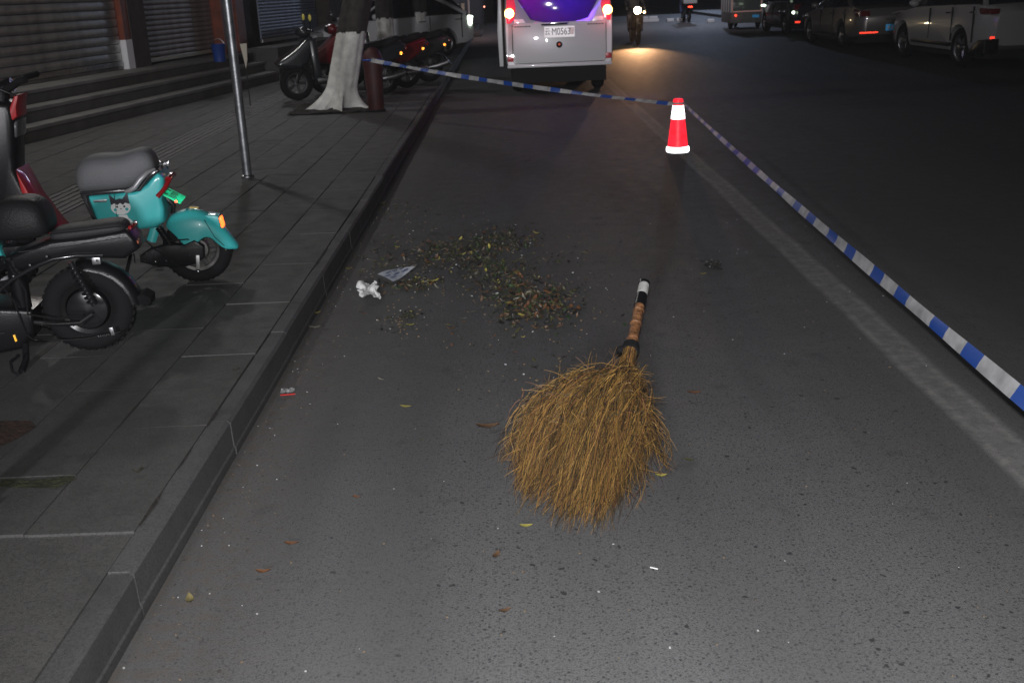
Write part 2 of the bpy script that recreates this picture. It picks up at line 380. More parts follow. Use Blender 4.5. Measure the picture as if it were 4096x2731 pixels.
def shutter(t0, t1, n, zb, zt, pitch, m, label):
    r = thing('roller_shutter', label, 'shutter', B0, BR, 'roller shutters of the closed shops')
    z = zb; me = None
    while z < zt:
        if me is None:
            b = MB(); p = pitch
            b.prism([(0, 0), (-.012, .004), (-.02, p * .25), (-.02, p * .72), (-.012, p * .95), (0, p - .002), (.012, p - .002), (.012, 0)], 0, t1 - t0)
            o = b.build('slat', m, r, smooth=50); me = o.data
        else:
            o = bpy.data.objects.new('slat', me); COL.objects.link(o); o.parent = r
        o.rotation_euler = (0, 0, 0); o.matrix_local = Matrix.Translation((t0, n, z)) @ Matrix(((0, 1, 0, 0), (1, 0, 0, 0), (0, 0, 1, 0), (0, 0, 0, 1)))
        z += pitch
    fr('bottom_bar', M_metal, t0, t1, n - .03, n + .02, zb - .07, zb - .005, r)
    return r
M_sh1 = mat('galvanised slat', (.34, .34, .33), .34, metal=.75, noise=.25, nscale=5, bump=.15, bscale=30)
M_sh2 = mat('dusty slat', (.26, .23, .21), .5, metal=.5, noise=.3, nscale=4, bump=.2, bscale=30)
M_sh3 = mat('blue grey slat', (.24, .27, .34), .5, metal=.4, noise=.2, nscale=4)
shutter(-4.0, 4.05, .95, .72, 2.9, .115, M_sh1, 'wide grey metal roller shutter nearest the camera, catching orange and blue reflections')
shutter(4.75, 7.35, 1.0, .70, 2.9, .075, M_sh2, 'middle roller shutter with dusty brown grey slats above the steps')
shutter(9.3, 12.6, .9, .75, 2.9, .06, M_sh3, 'farthest roller shutter with fine blue grey slats beyond the steps')
def column(t0, t1, n0, n1, zsplit, label, m=M_red):
    r = thing('column', label, 'column', B0, BR)
    fr('shaft', m, t0, t1, n0, n1, zsplit, 3.0, r); fr('plinth', M_white if zsplit > .9 else m, t0 - .01, t1 + .01, n0 - .01, n1, .6, zsplit, r)
column(4.08, 4.25, .86, 1.1, 1.0, 'red brown column with a pale lower part between the two nearest shutters')
fr('jamb', M_wall, 4.26, 4.75, .85, 1.4, .6, 3.0, wallb); fr('jamb', M_red, 7.38, 7.55, .8, 1.3, .6, 3.0, wallb)
column(7.9, 8.25, .75, 1.2, .62, 'dark red brown column beside the blue bucket')
column(12.7, 13.6, .6, 1.2, .62, 'dark column past the farthest shutter', M_wall)
fr('threshold', mat('polished threshold', (.10, .09, .085), .2, noise=.3, nscale=5), -4, 4.05, .93, 1.2, .602, .645, wallb)
pl = fr('planter_wall', M_conc, 7.7, 16.5, .0, .55, .1, .66); tag(pl, 'low grey ledge wall continuing from the end of the steps', 'wall')
b = MB(); b.lathe([(.085, 0), (.105, .24), (.112, .25), (.108, .255), (.1, .245), (.082, .01)], n=24); bu = thing('bucket', 'blue plastic bucket at the end of the shop steps', 'bucket', (-4.30, 16.55, .60))
b.build('body', mat('blue plastic', (.01, .04, .2), .45), bu); MB().tube([(-.11, 0, .24), (-.06, 0, .31), (0, 0, .335), (.06, 0, .31), (.11, 0, .24)], .004, 6).build('handle', M_metal, bu)

# ------------------------------------------------------------------ signpost with a small card
p = thing('sign_pole', 'thin grey steel pole standing on the pavement near the kerb', 'pole', (-2.13, 8.62, SW))
MB().tube([(0, 0, 0), (0, 0, 3.4)], .036, 20).build('shaft', mat('galvanised pole', (.25, .26, .27), .38, metal=.8, noise=.3, nscale=12, bump=.1), p)
MB().lathe([(.05, 0), (.05, .012), (.038, .02)], n=20).build('base_collar', M_metal, p)
c = thing('paper_card', 'pale triangular paper card fixed behind the thin pole', 'card', (-3.46, 14.6, 0))
MB().prism([(-.045, .92), (.045, .925), (.03, .72), (.0, .60), (-.02, .75)], 0, .006).build('card', mat('cream card', (.45, .42, .34), .8), c)
MB().tube([(0, .008, SW), (0, .008, .9)], .008, 6).build('stake', M_dark, c)
p2 = thing('post', 'dark square post foot at the lower left edge of the pavement', 'post', (-1.60, 2.76, SW))
MB().box((0, 0, .35), (.07, .07, .7), bev=.004).build('shaft', M_black, p2); MB().box((0, 0, .006), (.13, .13, .012), bev=.003).build('base_plate', M_metal, p2)

# ------------------------------------------------------------------ trees (only the trunks are in the picture)
M_lime = mat('lime wash', (.62, .62, .58), .85, noise=.22, nscale=9, bump=.9, bscale=22)
M_bark = mat('bark', (.035, .03, .026), .9, noise=.4, nscale=12, bump=1, bscale=25)
def tree(loc, label, zs, lean, r0, band, seed, flare=.55, top=3.6):
    rnd = random.Random(seed); t = thing('street_tree', label, 'tree', loc, 0, 'street trees along the kerb')
    ph = [rnd.uniform(0, 6.28) for _ in range(6)]
    def ring(z, k=48):
        u = max(0., 1 - z / .32); out = []; cx = lean[0] * z + .03 * sin(z * 2.1 + ph[0]); cy = lean[1] * z
        for i in range(k):
            a = 2 * pi * i / k
            r = r0 * (1 + .07 * sin(3 * a + ph[1] + z * .8) + .05 * sin(5 * a + ph[2] - z * .9) + .03 * sin(11 * a + ph[4] + z * 3)) * (1 - .05 * z)
            root = max(0., sin(6 * a + ph[3])) ** 2 * .9 + max(0., sin(9 * a + ph[5])) ** 3 * .5
            r *= 1 + flare * u ** 2 * (.35 + 1.3 * root)
            out.append((cx + r * cos(a), cy + r * sin(a), z))
        return out
    zz = [0, .03, .06, .1, .14, .18, .23, .28, .34] + [.34 + (band - .34) * k / 8 for k in range(1, 9)]
    MB().loft([ring(z) for z in zz]).build('trunk', M_lime, t, smooth=70, label='trunk painted white with lime wash')
    MB().loft([[(x * 1.0 + (x - lean[0] * z) * .03, y, z + .02 * sin(i * .9)) for i, (x, y, z) in enumerate(ring(z))] for z in [band - .01 + (top - band) * k / 9 for k in range(10)]]).build('upper_trunk', M_bark, t, smooth=70)
    return t
tree((-2.19, 13.75, SW), 'large leaning street tree with white painted trunk and spreading roots, nearest', 0, (.33, 0), .188, .93, 3, .95)
tree((-2.22, 20.0, SW), 'second street tree with white painted band, behind parked motorcycles', 0, (.07, 0), .155, .94, 8, .3)
tree((-1.92, 24.0, SW), 'third street tree with white band in front of the white car', 0, (.06, 0), .17, .94, 15, .3)

# red bollard holding the tape
b0 = thing('bollard', 'dark red tapered plastic barrel beside the white painted tree, tape tied round it', 'bollard', (-1.60, 13.2, SW))
MB().lathe([(0.085, 0), (.095, .02), (.105, .3), (.118, .55), (.122, .60), (.118, .64), (.09, .71), (.045, .75), (0, .76)], n=28).build('body', mat('dull red plastic', (.045, .007, .007), .6, noise=.45, nscale=9, bump=.3), b0)
MB().torus((0, 0, .015), .10, .014, 'Z').build('base_ring', M_rubber, b0)

# ------------------------------------------------------------------ wheels and two-wheelers
def wheel(parent, x, z, R, width, rimm, spokes=5, hub=.05, name='wheel', tyre_r=None, y=0):
    w = bpy.data.objects.new(name, None); COL.objects.link(w); w.parent = parent; w.location = (x, y, z)
    tr = tyre_r or R * .21
    b = MB(); b.torus((0, 0, 0), R - tr, tr, 'Y', 56, 14, width / (2 * tr))
    for k in range(36):                      # tread blocks
        a = 2 * pi * k / 36
        for s in (-1, 1): b.box(((R - .0025) * cos(a), s * width * .15, (R - .0025) * sin(a)), (.006, width * .2, R * .09), Euler((0, -a, s * .0)))
    b.build('tyre', M_rubber, w)
    b = MB(); ri = R - 2 * tr; b.lathe([(ri + tr * .35, -width * .32), (ri + tr * .45, -width * .36), (ri - .004, -width * .25), (ri - .012, 0), (ri - .004, width * .25), (ri + tr * .45, width * .36), (ri + tr * .35, width * .32), (ri + .006, 0)], n=48, axis='Y', close=True)
    for k in range(spokes):
        a = 2 * pi * k / spokes
        for da in (-.09, .09): b.tube([(hub * cos(a + da * 3), -.0, hub * sin(a + da * 3)), ((ri) * cos(a + da), 0, (ri) * sin(a + da))], max(.004, R * .045), 6)
    b.lathe([(0, -width * .45), (hub * .9, -width * .4), (hub, 0), (hub * .9, width * .4), (0, width * .45)], axis='Y', n=24)
    b.build('rim', rimm, w); return w

# --- turquoise e-scooter, rear end towards the road.  x = towards its tail, y = away from the camera, z = up
T = thing('electric_scooter', 'turquoise electric scooter with grey saddle, dog sticker and green number plate', 'scooter', (-1.614, 5.329, SW), radians(8))
M_teal = mat('turquoise paint', (.045, .42, .42), .38, coat=.35, noise=.06, nscale=5, bump=.04, bscale=20)
M_seat = mat('grey vinyl saddle', (.10, .103, .108), .6, bump=.35, bscale=160, noise=.1, nscale=6)
M_seatb = mat('black vinyl saddle', (.013, .013, .014), .5, spec=.2, bump=.3, bscale=160)
wheel(T, 0, .173, .173, .08, mat('dusty alloy', (.13, .125, .12), .5, metal=.6, noise=.3, nscale=20), 6, .06)
def saddle(pts_top, z_bot, wid, m, parent, name='saddle', x_bot=None):
    # lofted cushion: list of (x, z_top, width_factor)
    b = MB(); secs = []
    for x, zt, zb, wf in pts_top:
        w = wid * wf; q = []
        h = zt - zb
        for yy, zz in ((-.82, 0), (-1, .25), (-1, .6), (-.86, .88), (-.55, .99), (-.2, 1.0), (.2, 1.0), (.55, .99), (.86, .88), (1, .6), (1, .25), (.82, 0)):
            q.append((x, yy * w, zb + zz * h))
        secs.append(q)
    b.loft(secs); return b.build(name, m, parent, smooth=60, subd=1)
saddle([(-.522, .60, .53, .55), (-.515, .63, .505, .75), (-.49, .66, .50, .92), (-.44, .682, .50, 1), (-.36, .680, .50, 1.02), (-.30, .676, .50, 1), (-.25, .69, .51, .95), (-.205, .703, .535, .9), (-.165, .690, .57, .82), (-.145, .655, .59, .7), (-.14, .63, .605, .45)], 0, .12, M_seat, T)
# body side panels and tail
b = MB(); b.prism([(-.47, .493), (-.36, .497), (-.243, .503), (-.184, .533), (-.126, .590), (-.098, .556), (-.108, .50), (-.122, .455), (-.117, .409), (-.128, .340), (-.17, .316), (-.315, .309), (-.44, .345)], -.125, .125, .022, 4); b.build('body_panel', M_teal, T, smooth=50)
b = MB(); b.prism([(-.50, .512), (-.315, .520), (-.225, .516), (-.163, .585), (-.122, .605), (-.118, .588), (-.17, .552), (-.215, .503), (-.30, .500), (-.462, .496), (-.447, .40), (-.430, .345), (-.448, .342), (-.478, .44)], -.132, .132, .006); b.build('trim', M_gloss, T)
for s in (-1, 1):
    MB().tube([(-.285, s * .13, .507), (-.262, s * .14, .512), (-.236, s * .142, .525), (-.205, s * .14, .562), (-.175, s * .125, .588), (-.14, s * .09, .60)], [.008, .012, .013, .013, .012, .008], 10).build('grab_rail', mat('silver rail', (.33, .33, .34), .4, metal=.4), T)
# rear fender hugging the tyre
b = MB(); prof = [(-.135, .335, .055), (-.10, .362, .075), (-.05, .380, .08), (.0, .383, .08), (.045, .370, .078), (.09, .345, .07), (.13, .305, .065), (.165, .25, .058), (.195, .20, .05), (.212, .172, .04)]
low = [(-.14, .30), (-.09, .262), (-.055, .19), (-.01, .178), (.03, .228), (.06, .238), (.085, .225), (.11, .19), (.14, .163), (.192, .163)]
secs = []
for (x, z, w), (lx, lz) in zip(prof, low):
    secs.append([(lx, -w, lz), (lx * .6 + x * .4, -w * 1.04, lz * .45 + z * .55), (x - .005, -w * .85, z - .02), (x, -w * .4, z), (x, w * .4, z), (x - .005, w * .85, z - .02), (lx * .6 + x * .4, w * 1.04, lz * .45 + z * .55), (lx, w, lz),
                 (lx, w - .008, lz + .004), (x - .012, w * .7, z - .03), (x - .012, -w * .7, z - .03), (lx, -w + .008, lz + .004)])
b.loft(secs); b.build('rear_fender', M_teal, T, smooth=60, subd=1)
MB().prism([(.055, .352), (.128, .340), (.134, .28), (.09, .31)], -.05, .05, .01).build('lamp_housing', M_teal, T)
MB().box((.138, -.012, .305), (.012, .07, .052), Euler((0, -.15, 0)), .004).build('tail_reflector', mat('red orange reflector', (.5, .04, .01), .25, retro=.4, retro_col=(1, .10, .015), retro_rough=.3), T)
MB().box((.012, -.02, .388), (.045, .03, .006), Euler((0, .1, 0)), .002).build('sticker', mat('yellow sticker', (.45, .33, .04), .5), T)
MB().ball((.145, -.05, .165), .006).build('bolt', M_chrome, T)
# tail light bar, plate
MB().tube([(-.085, -.085, .545), (-.083, 0, .552), (-.085, .085, .545)], .016, 10).build('tail_light', mat('dark red lens', (.22, .008, .01), .2, coat=.5), T)
for s in (-1,): MB().tube([(-.14, s * .128, .47), (-.10, s * .11, .51), (-.08, s * .075, .545)], .012, 10).build('side_light', MATS['dark red lens'], T)
pm = mat('green plate', (.02, .45, .22), .4, noise=.3, nscale=25, retro=.22, retro_col=(.02, 1, .45), retro_rough=.45)
pb = thing  # alias kept short
pe = bpy.data.objects.new('number_plate', None); COL.objects.link(pe); pe.parent = T; pe.location = (-.085, -.0, .452); pe.rotation_euler = (0, radians(32), 0)
MB().box((0, 0, 0), (.105, .19, .004), bev=.001).build('plate', pm, pe)
for k, (x, y, w, d) in enumerate(((-.03, -.05, .02, .02), (-.03, .05, .02, .02), (.0, -.06, .03, .012), (.004, -.03, .035, .01), (.0, .0, .03, .014), (.004, .03, .035, .01), (.0, .06, .03, .014))):
    MB().box((x, y, .0035), (w, d, .002)).build('plate_mark', mat('plate paint', (.01, .06, .04), .5), pe)
MB().box((.03, -.095, .0), (.01, .01, .01)).build('plate_reflector', M_redref, pe)
MB().tube([(-.12, 0, .44), (-.09, 0, .40), (-.10, 0, .36)], .012, 8).build('plate_bracket', M_black, T)
# dog sticker on the side panel and the badge
st = bpy.data.objects.new('sticker', None); COL.objects.link(st); st.parent = T; st.location = (-.318, -.1275, .432); st.scale = (1.3, 1, 1.3)
def disc(pts, name, m, dy):
    b = MB(); b.prism(pts, dy - .0008, dy); b.build(name, m, st, smooth=0)
def ell(cx, cz, rx, rz, n=18): return [(cx + rx * cos(2 * pi * k / n), cz + rz * sin(2 * pi * k / n)) for k in range(n)]
M_sw = mat('sticker white', (.8, .8, .8), .5); M_sk = mat('sticker black', (.02, .018, .03), .5)
disc([(-.026, -.09), (.026, -.09), (.028, -.06), (.018, -.03), (-.012, -.03), (-.022, -.06)], 'body', M_sw, -.0005)
disc([(.02, -.04), (.034, -.055), (.038, -.075), (.031, -.078), (.022, -.06)], 'paw', M_sw, -.0005)
disc(ell(0, 0, .036, .029), 'head', M_sw, -.0012); disc([(-.034, .012), (-.037, .052), (-.016, .030)], 'ear', M_sk, -.001); disc([(.034, .012), (.030, .054), (.010, .031)], 'ear', M_sk, -.001)
disc([(-.034, .010), (-.026, .026), (0, .033), (.026, .026), (.034, .010), (.018, .016), (.010, .008), (0, .016), (-.012, .008), (-.02, .016)], 'fur', M_sk, -.0022)
for sx in (-1, 1): disc(ell(.013 * sx, .002, .004, .004, 10), 'eye', M_sk, -.0022); disc(ell(.021 * sx, -.009, .006, .006, 10), 'cheek', M_teal, -.0022)
disc(ell(0, -.006, .003, .002, 8), 'nose', M_sk, -.0022)
MB().box((-.41, -.1265, .468), (.062, .004, .012), bev=.001).build('badge', M_metal, T)
# motor, swing arm, shock, stand, belt lever, front half
MB().prism([(-.275, .14), (-.271, .175), (-.214, .21), (-.12, .225), (-.05, .215), (0, .235), (.045, .20), (.04, .14), (-.01, .11), (-.109, .10), (-.204, .112)], -.085, -.045, .01, 3).build('motor_case', M_black, T)
for k in ((-.25, .15), (-.20, .14), (-.15, .14), (-.06, .20), (-.03, .16)): MB().ball((k[0], -.088, k[1]), .006).build('bolt', M_chrome, T)
b = MB(); b.tube([(-.165, -.07, .31), (-.115, -.07, .205)], .014, 10)
for k in range(8): b.torus((-.16 + k * .0055, -.07, .30 - k * .0115), .018, .004, 'Z', 14, 6)
b.build('shock_absorber', M_black, T)
MB().box((.004, -.09, .115), (.018, .008, .085), Euler((0, .1, 0)), .003).build('brake_lever', mat('grey alloy', (.3, .3, .29), .45, metal=.5), T); MB().ball((.0, -.092, .075), .012).build('axle_nut', M_metal, T)
MB().tube([(-.215, -.05, .24), (-.19, -.05, .29), (-.19, .05, .29)], .025, 8).build('inner_fender', M_teal, T)
MB().tube([(-.32, -.06, .18), (-.345, -.10, .10), (-.33, -.13, .008)], .009, 8).build('kick_stand', M_black, T)
MB().box((-.68, 0, .235), (.52, .20, .07), bev=.02).build('floorboard', M_black, T)
MB().prism([(-.94, .22), (-.90, .22), (-1.03, .78), (-1.09, .78)], -.13, .13, .02).build('leg_shield', M_teal, T)
MB().tube([(-1.06, -.28, .88), (-1.08, -.08, .90), (-1.08, .08, .90), (-1.06, .28, .88)], .013, 8).build('handlebar', M_black, T)
MB().tube([(-1.05, 0, .9), (-1.07, 0, .5), (-1.13, 0, .2)], .022, 8).build('fork', M_black, T)
wheel(T, -1.13, .2, .198, .08, M_metal, 6, .04)
MB().tube([(-.20, .10, .55), (-.17, .14, .60)], .006, 6).build('mirror_arm', M_metal, T)
MB().box((-.13, .13, .588), (.05, .02, .036), Euler((0, .1, 0)), .006).build('chrome_catch', M_chrome, T)

MB().tube([(-.34, -.1285, .50), (-.345, -.1285, .33)], .0016, 6).build('panel_seam', M_dark, T)
MB().tube([(-.18, -.06, .30), (-.12, -.085, .24), (-.03, -.08, .24), (.02, -.05, .19)], .004, 6).build('brake_cable', M_rubber, T)
MB().tube([(-.25, -.07, .26), (-.19, -.095, .20), (-.08, -.095, .10), (.0, -.07, .12)], .0035, 6).build('motor_cable', M_rubber, T)
MB().tube([(.06, -.078, .335), (.10, -.07, .24), (.14, -.06, .19)], .0018, 6).build('fender_seam', M_dark, T)
for k in range(5): MB().box((-.30 + k * .03, -.088, .165), (.006, .004, .05), bev=.001).build('cooling_fin', M_black, T)
# --- black e-bike in front of it
K = thing('electric_bike', 'black electric bike with two padded saddles and exposed shock, nearest the camera', 'bike', (-1.79, 4.268, SW), radians(8))
hubm = mat('black alloy', (.015, .015, .016), .25, metal=.3)
wr = wheel(K, .013, .182, .184, .10, hubm, 3, .085, tyre_r=.045)
for k in range(10): a = 2 * pi * k / 10; MB().ball((.115 * cos(a), -.045, .115 * sin(a)), .0035, seg=8).build('bolt', M_chrome, wr)
MB().lathe([(0, -.055), (.06, -.052), (.08, -.045), (.085, -.02)], axis='Y', n=32).build('hub_motor', M_gloss, wr)
saddle([(-.30, .60, .50, .5), (-.27, .65, .49, .85), (-.20, .668, .49, 1), (-.14, .664, .49, 1), (-.10, .648, .50, .95), (-.08, .61, .51, .8), (-.07, .57, .53, .5)], 0, .12, M_seatb, K)
saddle([(-.085, .515, .485, .7), (-.06, .528, .478, .92), (.0, .534, .480, 1), (.07, .538, .485, 1), (.14, .545, .490, 1), (.18, .546, .494, .97), (.208, .538, .497, .85), (.222, .518, .503, .55)], 0, .085, mat('dark grey vinyl', (.026, .026, .028), .55, spec=.25, bump=.3, bscale=160), K, 'rear_saddle')
MB().prism([(-.24, .44), (-.07, .49), (.07, .495), (.225, .512), (.252, .474), (.262, .43), (.20, .392), (.119, .400), (.026, .408), (-.049, .409), (-.135, .391), (-.184, .374), (-.239, .377)], -.085, .085, .018, 3).build('seat_box', M_black, K, smooth=50)
MB().tube([(.235, -.06, .515), (.25, 0, .52), (.235, .06, .515)], .008, 8).build('tail_light', mat('dark red lens', (.22, .008, .01), .2), K)
MB().box((.258, -.05, .455), (.008, .03, .012)).build('side_reflector', mat('dull orange lens', (.25, .05, .01), .4), K)
for s in (-1, 1):
    MB().tube([(-.30, s * .10, .30), (-.24, s * .10, .345), (-.165, s * .10, .382), (-.121, s * .10, .401), (-.067, s * .10, .418), (.02, s * .095, .424), (.12, s * .08, .415)], .010, 10).build('frame_rail', M_gloss, K)
    b = MB(); b.tube([(-.005, s * .10, .40), (.06, s * .10, .215)], .012, 10)
    for k in range(9): b.torus((.003 + k * .0062, s * .10, .372 - k * .0178), .019, .0045, 'Z', 16, 6)
    b.build('shock_absorber', M_gloss, K)
    MB().tube([(-.21, s * .085, .162), (-.17, s * .09, .156), (-.10, s * .09, .146), (-.01, s * .09, .142), (.04, s * .075, .17)], .011, 8).build('swing_arm', hubm, K)
MB().tube([(-.148, -.104, .158), (-.10, -.104, .152), (-.01, -.104, .151)], .003, 6).build('brake_cable', M_chrome, K)
secs = []
for a in [8, 20, 35, 50, 65, 80, 95]:
    r_ = radians(a); R_ = .215; cx, cz = .015, .165
    secs.append([(cx + (R_ + dz) * cos(r_), y, cz + (R_ + dz) * sin(r_)) for y, dz in ((-.06, -.03), (-.055, -.005), (-.03, .006), (.03, .006), (.055, -.005), (.06, -.03), (.052, -.03), (.03, 0), (-.03, 0), (-.052, -.03))])
b = MB(); b.loft(secs); b.build('rear_fender', M_black, K, smooth=60)
MB().prism([(.215, .225), (.245, .235), (.275, .215), (.272, .188), (.245, .178), (.225, .19)], -.055, .055, .01).build('mud_flap', M_rubber, K)
MB().box((.085, -.05, .388), (.034, .03, .03), bev=.004).build('bracket', M_metal, K)
MB().tube([(-.23, -.05, .42), (-.235, -.05, .10)], .036, 10).build('seat_tube', M_black, K)
MB().tube([(-.20, -.10, .088), (-.093, -.105, .08), (.004, -.105, .079), (.144, -.105, .096)], .003, 6).build('brake_rod', M_chrome, K)
b = MB(); b.tube([(.045 + .0012 * k, -.105 + .008 * cos(k * .9), .0835 + .00016 * k + .008 * sin(k * .9)) for k in range(60)], .0016, 5); b.build('brake_spring', M_chrome, K)
MB().box((.112, -.108, .1), (.016, .006, .034), Euler((0, -.15, 0)), .002).build('adjuster', M_metal, K)
MB().prism([(-.55, .24), (-.30, .235), (-.18, .215), (-.19, .12), (-.248, .055), (-.335, .042), (-.55, .03)], -.11, .11, .02, 3).build('battery_box', M_black, K)
MB().box((-.266, -.113, .105), (.008, .004, .028), Euler((0, -.15, 0)), .001).build('side_reflector', mat('amber lens', (.55, .25, .02), .4, retro=.1, retro_col=(1, .55, .05)), K)
MB().tube([(-.56, -.1, .125), (-.42, -.112, .124), (-.30, -.112, .132)], .005, 8).build('chrome_strip', M_chrome, K)
b = MB(); b.tube([(-.235, -.10, .07), (-.228, -.15, .02), (-.222, -.25, -.0)], .014, 8)
b.tube([(-.222, -.28, .0), (-.245, -.28, .02), (-.255, -.25, .05), (-.235, -.2, .06)], .006, 6); b.build('kick_stand', M_gloss, K)
MB().box((-.70, 0, .09), (.4, .2, .07), bev=.02).build('footboard', M_black, K)
MB().tube([(-.24, -.09, .40), (-.19, -.115, .30), (-.20, -.11, .20), (-.10, -.10, .17), (.0, -.075, .17)], .0045, 6).build('motor_cable', M_rubber, K)
MB().tube([(-.30, -.095, .36), (-.24, -.12, .26), (-.22, -.115, .12), (-.20, -.105, .09)], .0035, 6).build('brake_cable', M_rubber, K)
MB().tube([(-.20, -.0865, .452), (.0, -.0875, .462), (.20, -.0865, .482)], .002, 6).build('panel_seam', M_chrome, K)
MB().tube([(-.10, -.1005, .519), (.05, -.1035, .524), (.21, -.099, .532)], .0022, 6).build('saddle_piping', M_rubber, K)
MB().tube([(-.24, -.11, .19), (-.36, -.115, .20), (-.50, -.114, .205)], .0016, 6).build('battery_seam', M_metal, K)
for k in ((-.23, .36), (-.16, .40), (-.09, .43), (.10, .40)): MB().ball((k[0], -.105, k[1]), .006, seg=8).build('bolt', M_metal, K)
MB().tube([(-.28, 0, .40), (-.62, 0, .20), (-.95, 0, .62)], .03, 8).build('main_frame', M_black, K)
MB().tube([(-1.02, 0, .85), (-.97, 0, .6), (-1.13, 0, .19)], .022, 8).build('fork', M_black, K)
MB().tube([(-.95, -.27, .88), (-1.02, -.1, .9), (-1.02, .1, .9), (-.95, .27, .88)], .013, 8).build('handlebar', M_black, K)
wheel(K, -1.14, .19, .19, .08, hubm, 3, .05)

# --- red and black scooter behind, only its front shows at the left edge
R_ = thing('motor_scooter', 'red and black scooter cut by the left edge, handlebar turned to the road', 'scooter', (-2.6, 5.2, SW), radians(8))
M_redp = mat('red paint', (.34, .006, .009), .45, coat=.12); 
MB().prism([(.00, .95), (.10, .97), (.17, .964), (.24, .95), (.243, .86), (.235, .80), (.218, .70), (.208, .633), (.218, .60), (.245, .50), (.28, .40), (.10, .34), (-.05, .45), (-.05, .8)], -.10, .10, .03, 3).build('leg_shield', M_black, R_, smooth=50)
MB().prism([(.214, .64), (.228, .60), (.262, .50), (.335, .36), (.39, .28), (.36, .26), (.30, .34), (.245, .44), (.222, .54)], -.115, .115, .012).build('front_fender', M_redp, R_)
MB().prism([(.282, .985), (.262, .93), (.258, .885), (.236, .868), (.19, .838), (.165, .835), (.205, .885), (.235, .935), (.262, .985)], -.09, .09, .008).build('fairing', M_redp, R_, label='glossy red fairing edge')
MB().prism([(.255, .868), (.240, .79), (.20, .768), (.147, .775), (.15, .83), (.20, .85)], -.085, .085, .015, 3).build('headlight', mat('smoked lens', (.09, .09, .095), .12, coat=.6), R_)
MB().tube([(.20, -.02, 1.0), (.26, -.05, 1.03), (.30, -.10, 1.05), (.335, -.12, 1.055)], [.02, .018, .016, .016], 10).build('handlebar_grip', M_rubber, R_)
MB().tube([(.20, .0, 1.0), (.25, .2, 1.05), (.27, .32, 1.055)], .016, 10).build('handlebar_grip', M_rubber, R_)
MB().tube([(.15, 0, .9), (.20, 0, 1.02), (.24, 0, 1.03)], .035, 10).build('handlebar_cover', M_black, R_)
MB().tube([(.20, -.12, 1.0), (.225, -.15, 1.02), (.285, -.13, .985)], .005, 6).build('brake_lever', M_chrome, R_)
wheel(R_, .02, .21, .2, .085, M_metal, 6, .05); MB().tube([(.05, 0, .5), (.02, 0, .21)], .03, 8).build('fork', M_black, R_)
MB().box((-.35, 0, .3), (.6, .2, .1), bev=.03).build('floorboard', M_black, R_); MB().prism([(-.95, .3), (-.55, .3), (-.5, .6), (-1.0, .6)], -.12, .12, .03).build('tail_body', M_redp, R_)
wheel(R_, -1.05, .2, .198, .085, M_metal, 6, .05)
saddle([(-1.05, .70, .62, .6), (-.9, .73, .6, 1), (-.7, .72, .6, 1), (-.5, .7, .6, .7)], 0, .12, M_seatb, R_)

# --- parked motor scooters behind the near tree.  x = towards the tail
def scooter(label, loc, rz, paint, mirror, sc=1.):
    t = thing('motor_scooter', label, 'scooter', loc, rz, 'motor scooters parked behind the white painted tree')
    wheel(t, -1.22, .23, .228, .09, mat('dark cast wheel', (.05, .05, .052), .5, metal=.4), 5, .04); wheel(t, 0, .23, .228, .10, MATS['dark cast wheel'], 5, .05)
    MB().prism([(-1.50, .50), (-1.42, .56), (-1.22, .68), (-1.08, .80), (-1.00, .86), (-.95, .82), (-.98, .66), (-1.05, .50), (-1.16, .42), (-1.3, .44), (-1.44, .45)], -.15, .15, .05, 3).build('front_fairing', paint, t, smooth=60)
    MB().prism([(-1.02, .80), (-.92, .80), (-.88, .32), (-.98, .26)], -.17, .17, .03, 2).build('leg_shield', paint, t)
    MB().prism([(-.95, .30), (-.40, .30), (-.38, .22), (-.95, .20)], -.14, .14, .02).build('floorboard', M_black, t)
    MB().prism([(-.52, .58), (-.1, .62), (.28, .72), (.34, .66), (.22, .50), (.05, .40), (-.25, .30), (-.46, .26)], -.14, .14, .05, 3).build('rear_body', paint, t, smooth=60)
    saddle([(-.56, .66, .58, .6), (-.45, .70, .58, .95), (-.2, .72, .6, 1), (-.0, .75, .62, 1), (.2, .80, .67, .85), (.27, .79, .70, .5)], 0, .13, M_seatb, t)
    MB().tube([(.18, -.1, .72), (.36, -.09, .78), (.38, 0, .785), (.36, .09, .78), (.18, .1, .72)], .012, 8).build('grab_rail', M_black, t)
    MB().tube([(-.98, -.32, .92), (-1.02, -.12, .93), (-1.02, .12, .93), (-.98, .32, .92)], .016, 8).build('handlebar', M_black, t)
    MB().ball((-1.06, 0, .90), .1, (1, 1.3, .75)).build('handlebar_cover', paint, t)
    MB().ball((-1.13, 0, .90), .06, (.7, 1.4, .8)).build('headlight', M_glass, t)
    for s in (-1, 1):
        MB().tube([(-1.0, s * .2, .93), (-1.0, s * .27, 1.06)], .006, 6).build('mirror_stem', M_black, t)
        MB().ball((-1.0, s * .29, 1.09), .06, (.3, 1, .75)).build('mirror', mirror, t)
        MB().ball((.25, s * .13, .56), .020).build('indicator', M_orref, t)
    MB().box((.345, 0, .62), (.03, .14, .05), Euler((0, .4, 0)), .01).build('tail_light', MATS['dark red lens'], t)
    MB().prism([(.05, .46), (.22, .44), (.36, .26), (.33, .25), (.2, .40), (.05, .43)], -.06, .06, .01).build('rear_fender', M_black, t)
    MB().tube([(-.15, -.16, .22), (.1, -.17, .25), (.28, -.17, .30)], [.03, .05, .05], 12).build('exhaust', M_metal, t)
    MB().tube([(-1.10, -.05, .5), (-1.22, -.05, .23)], .02, 8).build('fork', M_black, t)
    MB().tube([(-.3, -.1, .25), (-.28, -.16, .01)], .012, 6).build('stand', M_black, t)
    return t
ym = mat('yellow mirror back', (.42, .36, .06), .5, retro=.04, retro_col=(1, .9, .2))
a = math.atan2(.32, .95)
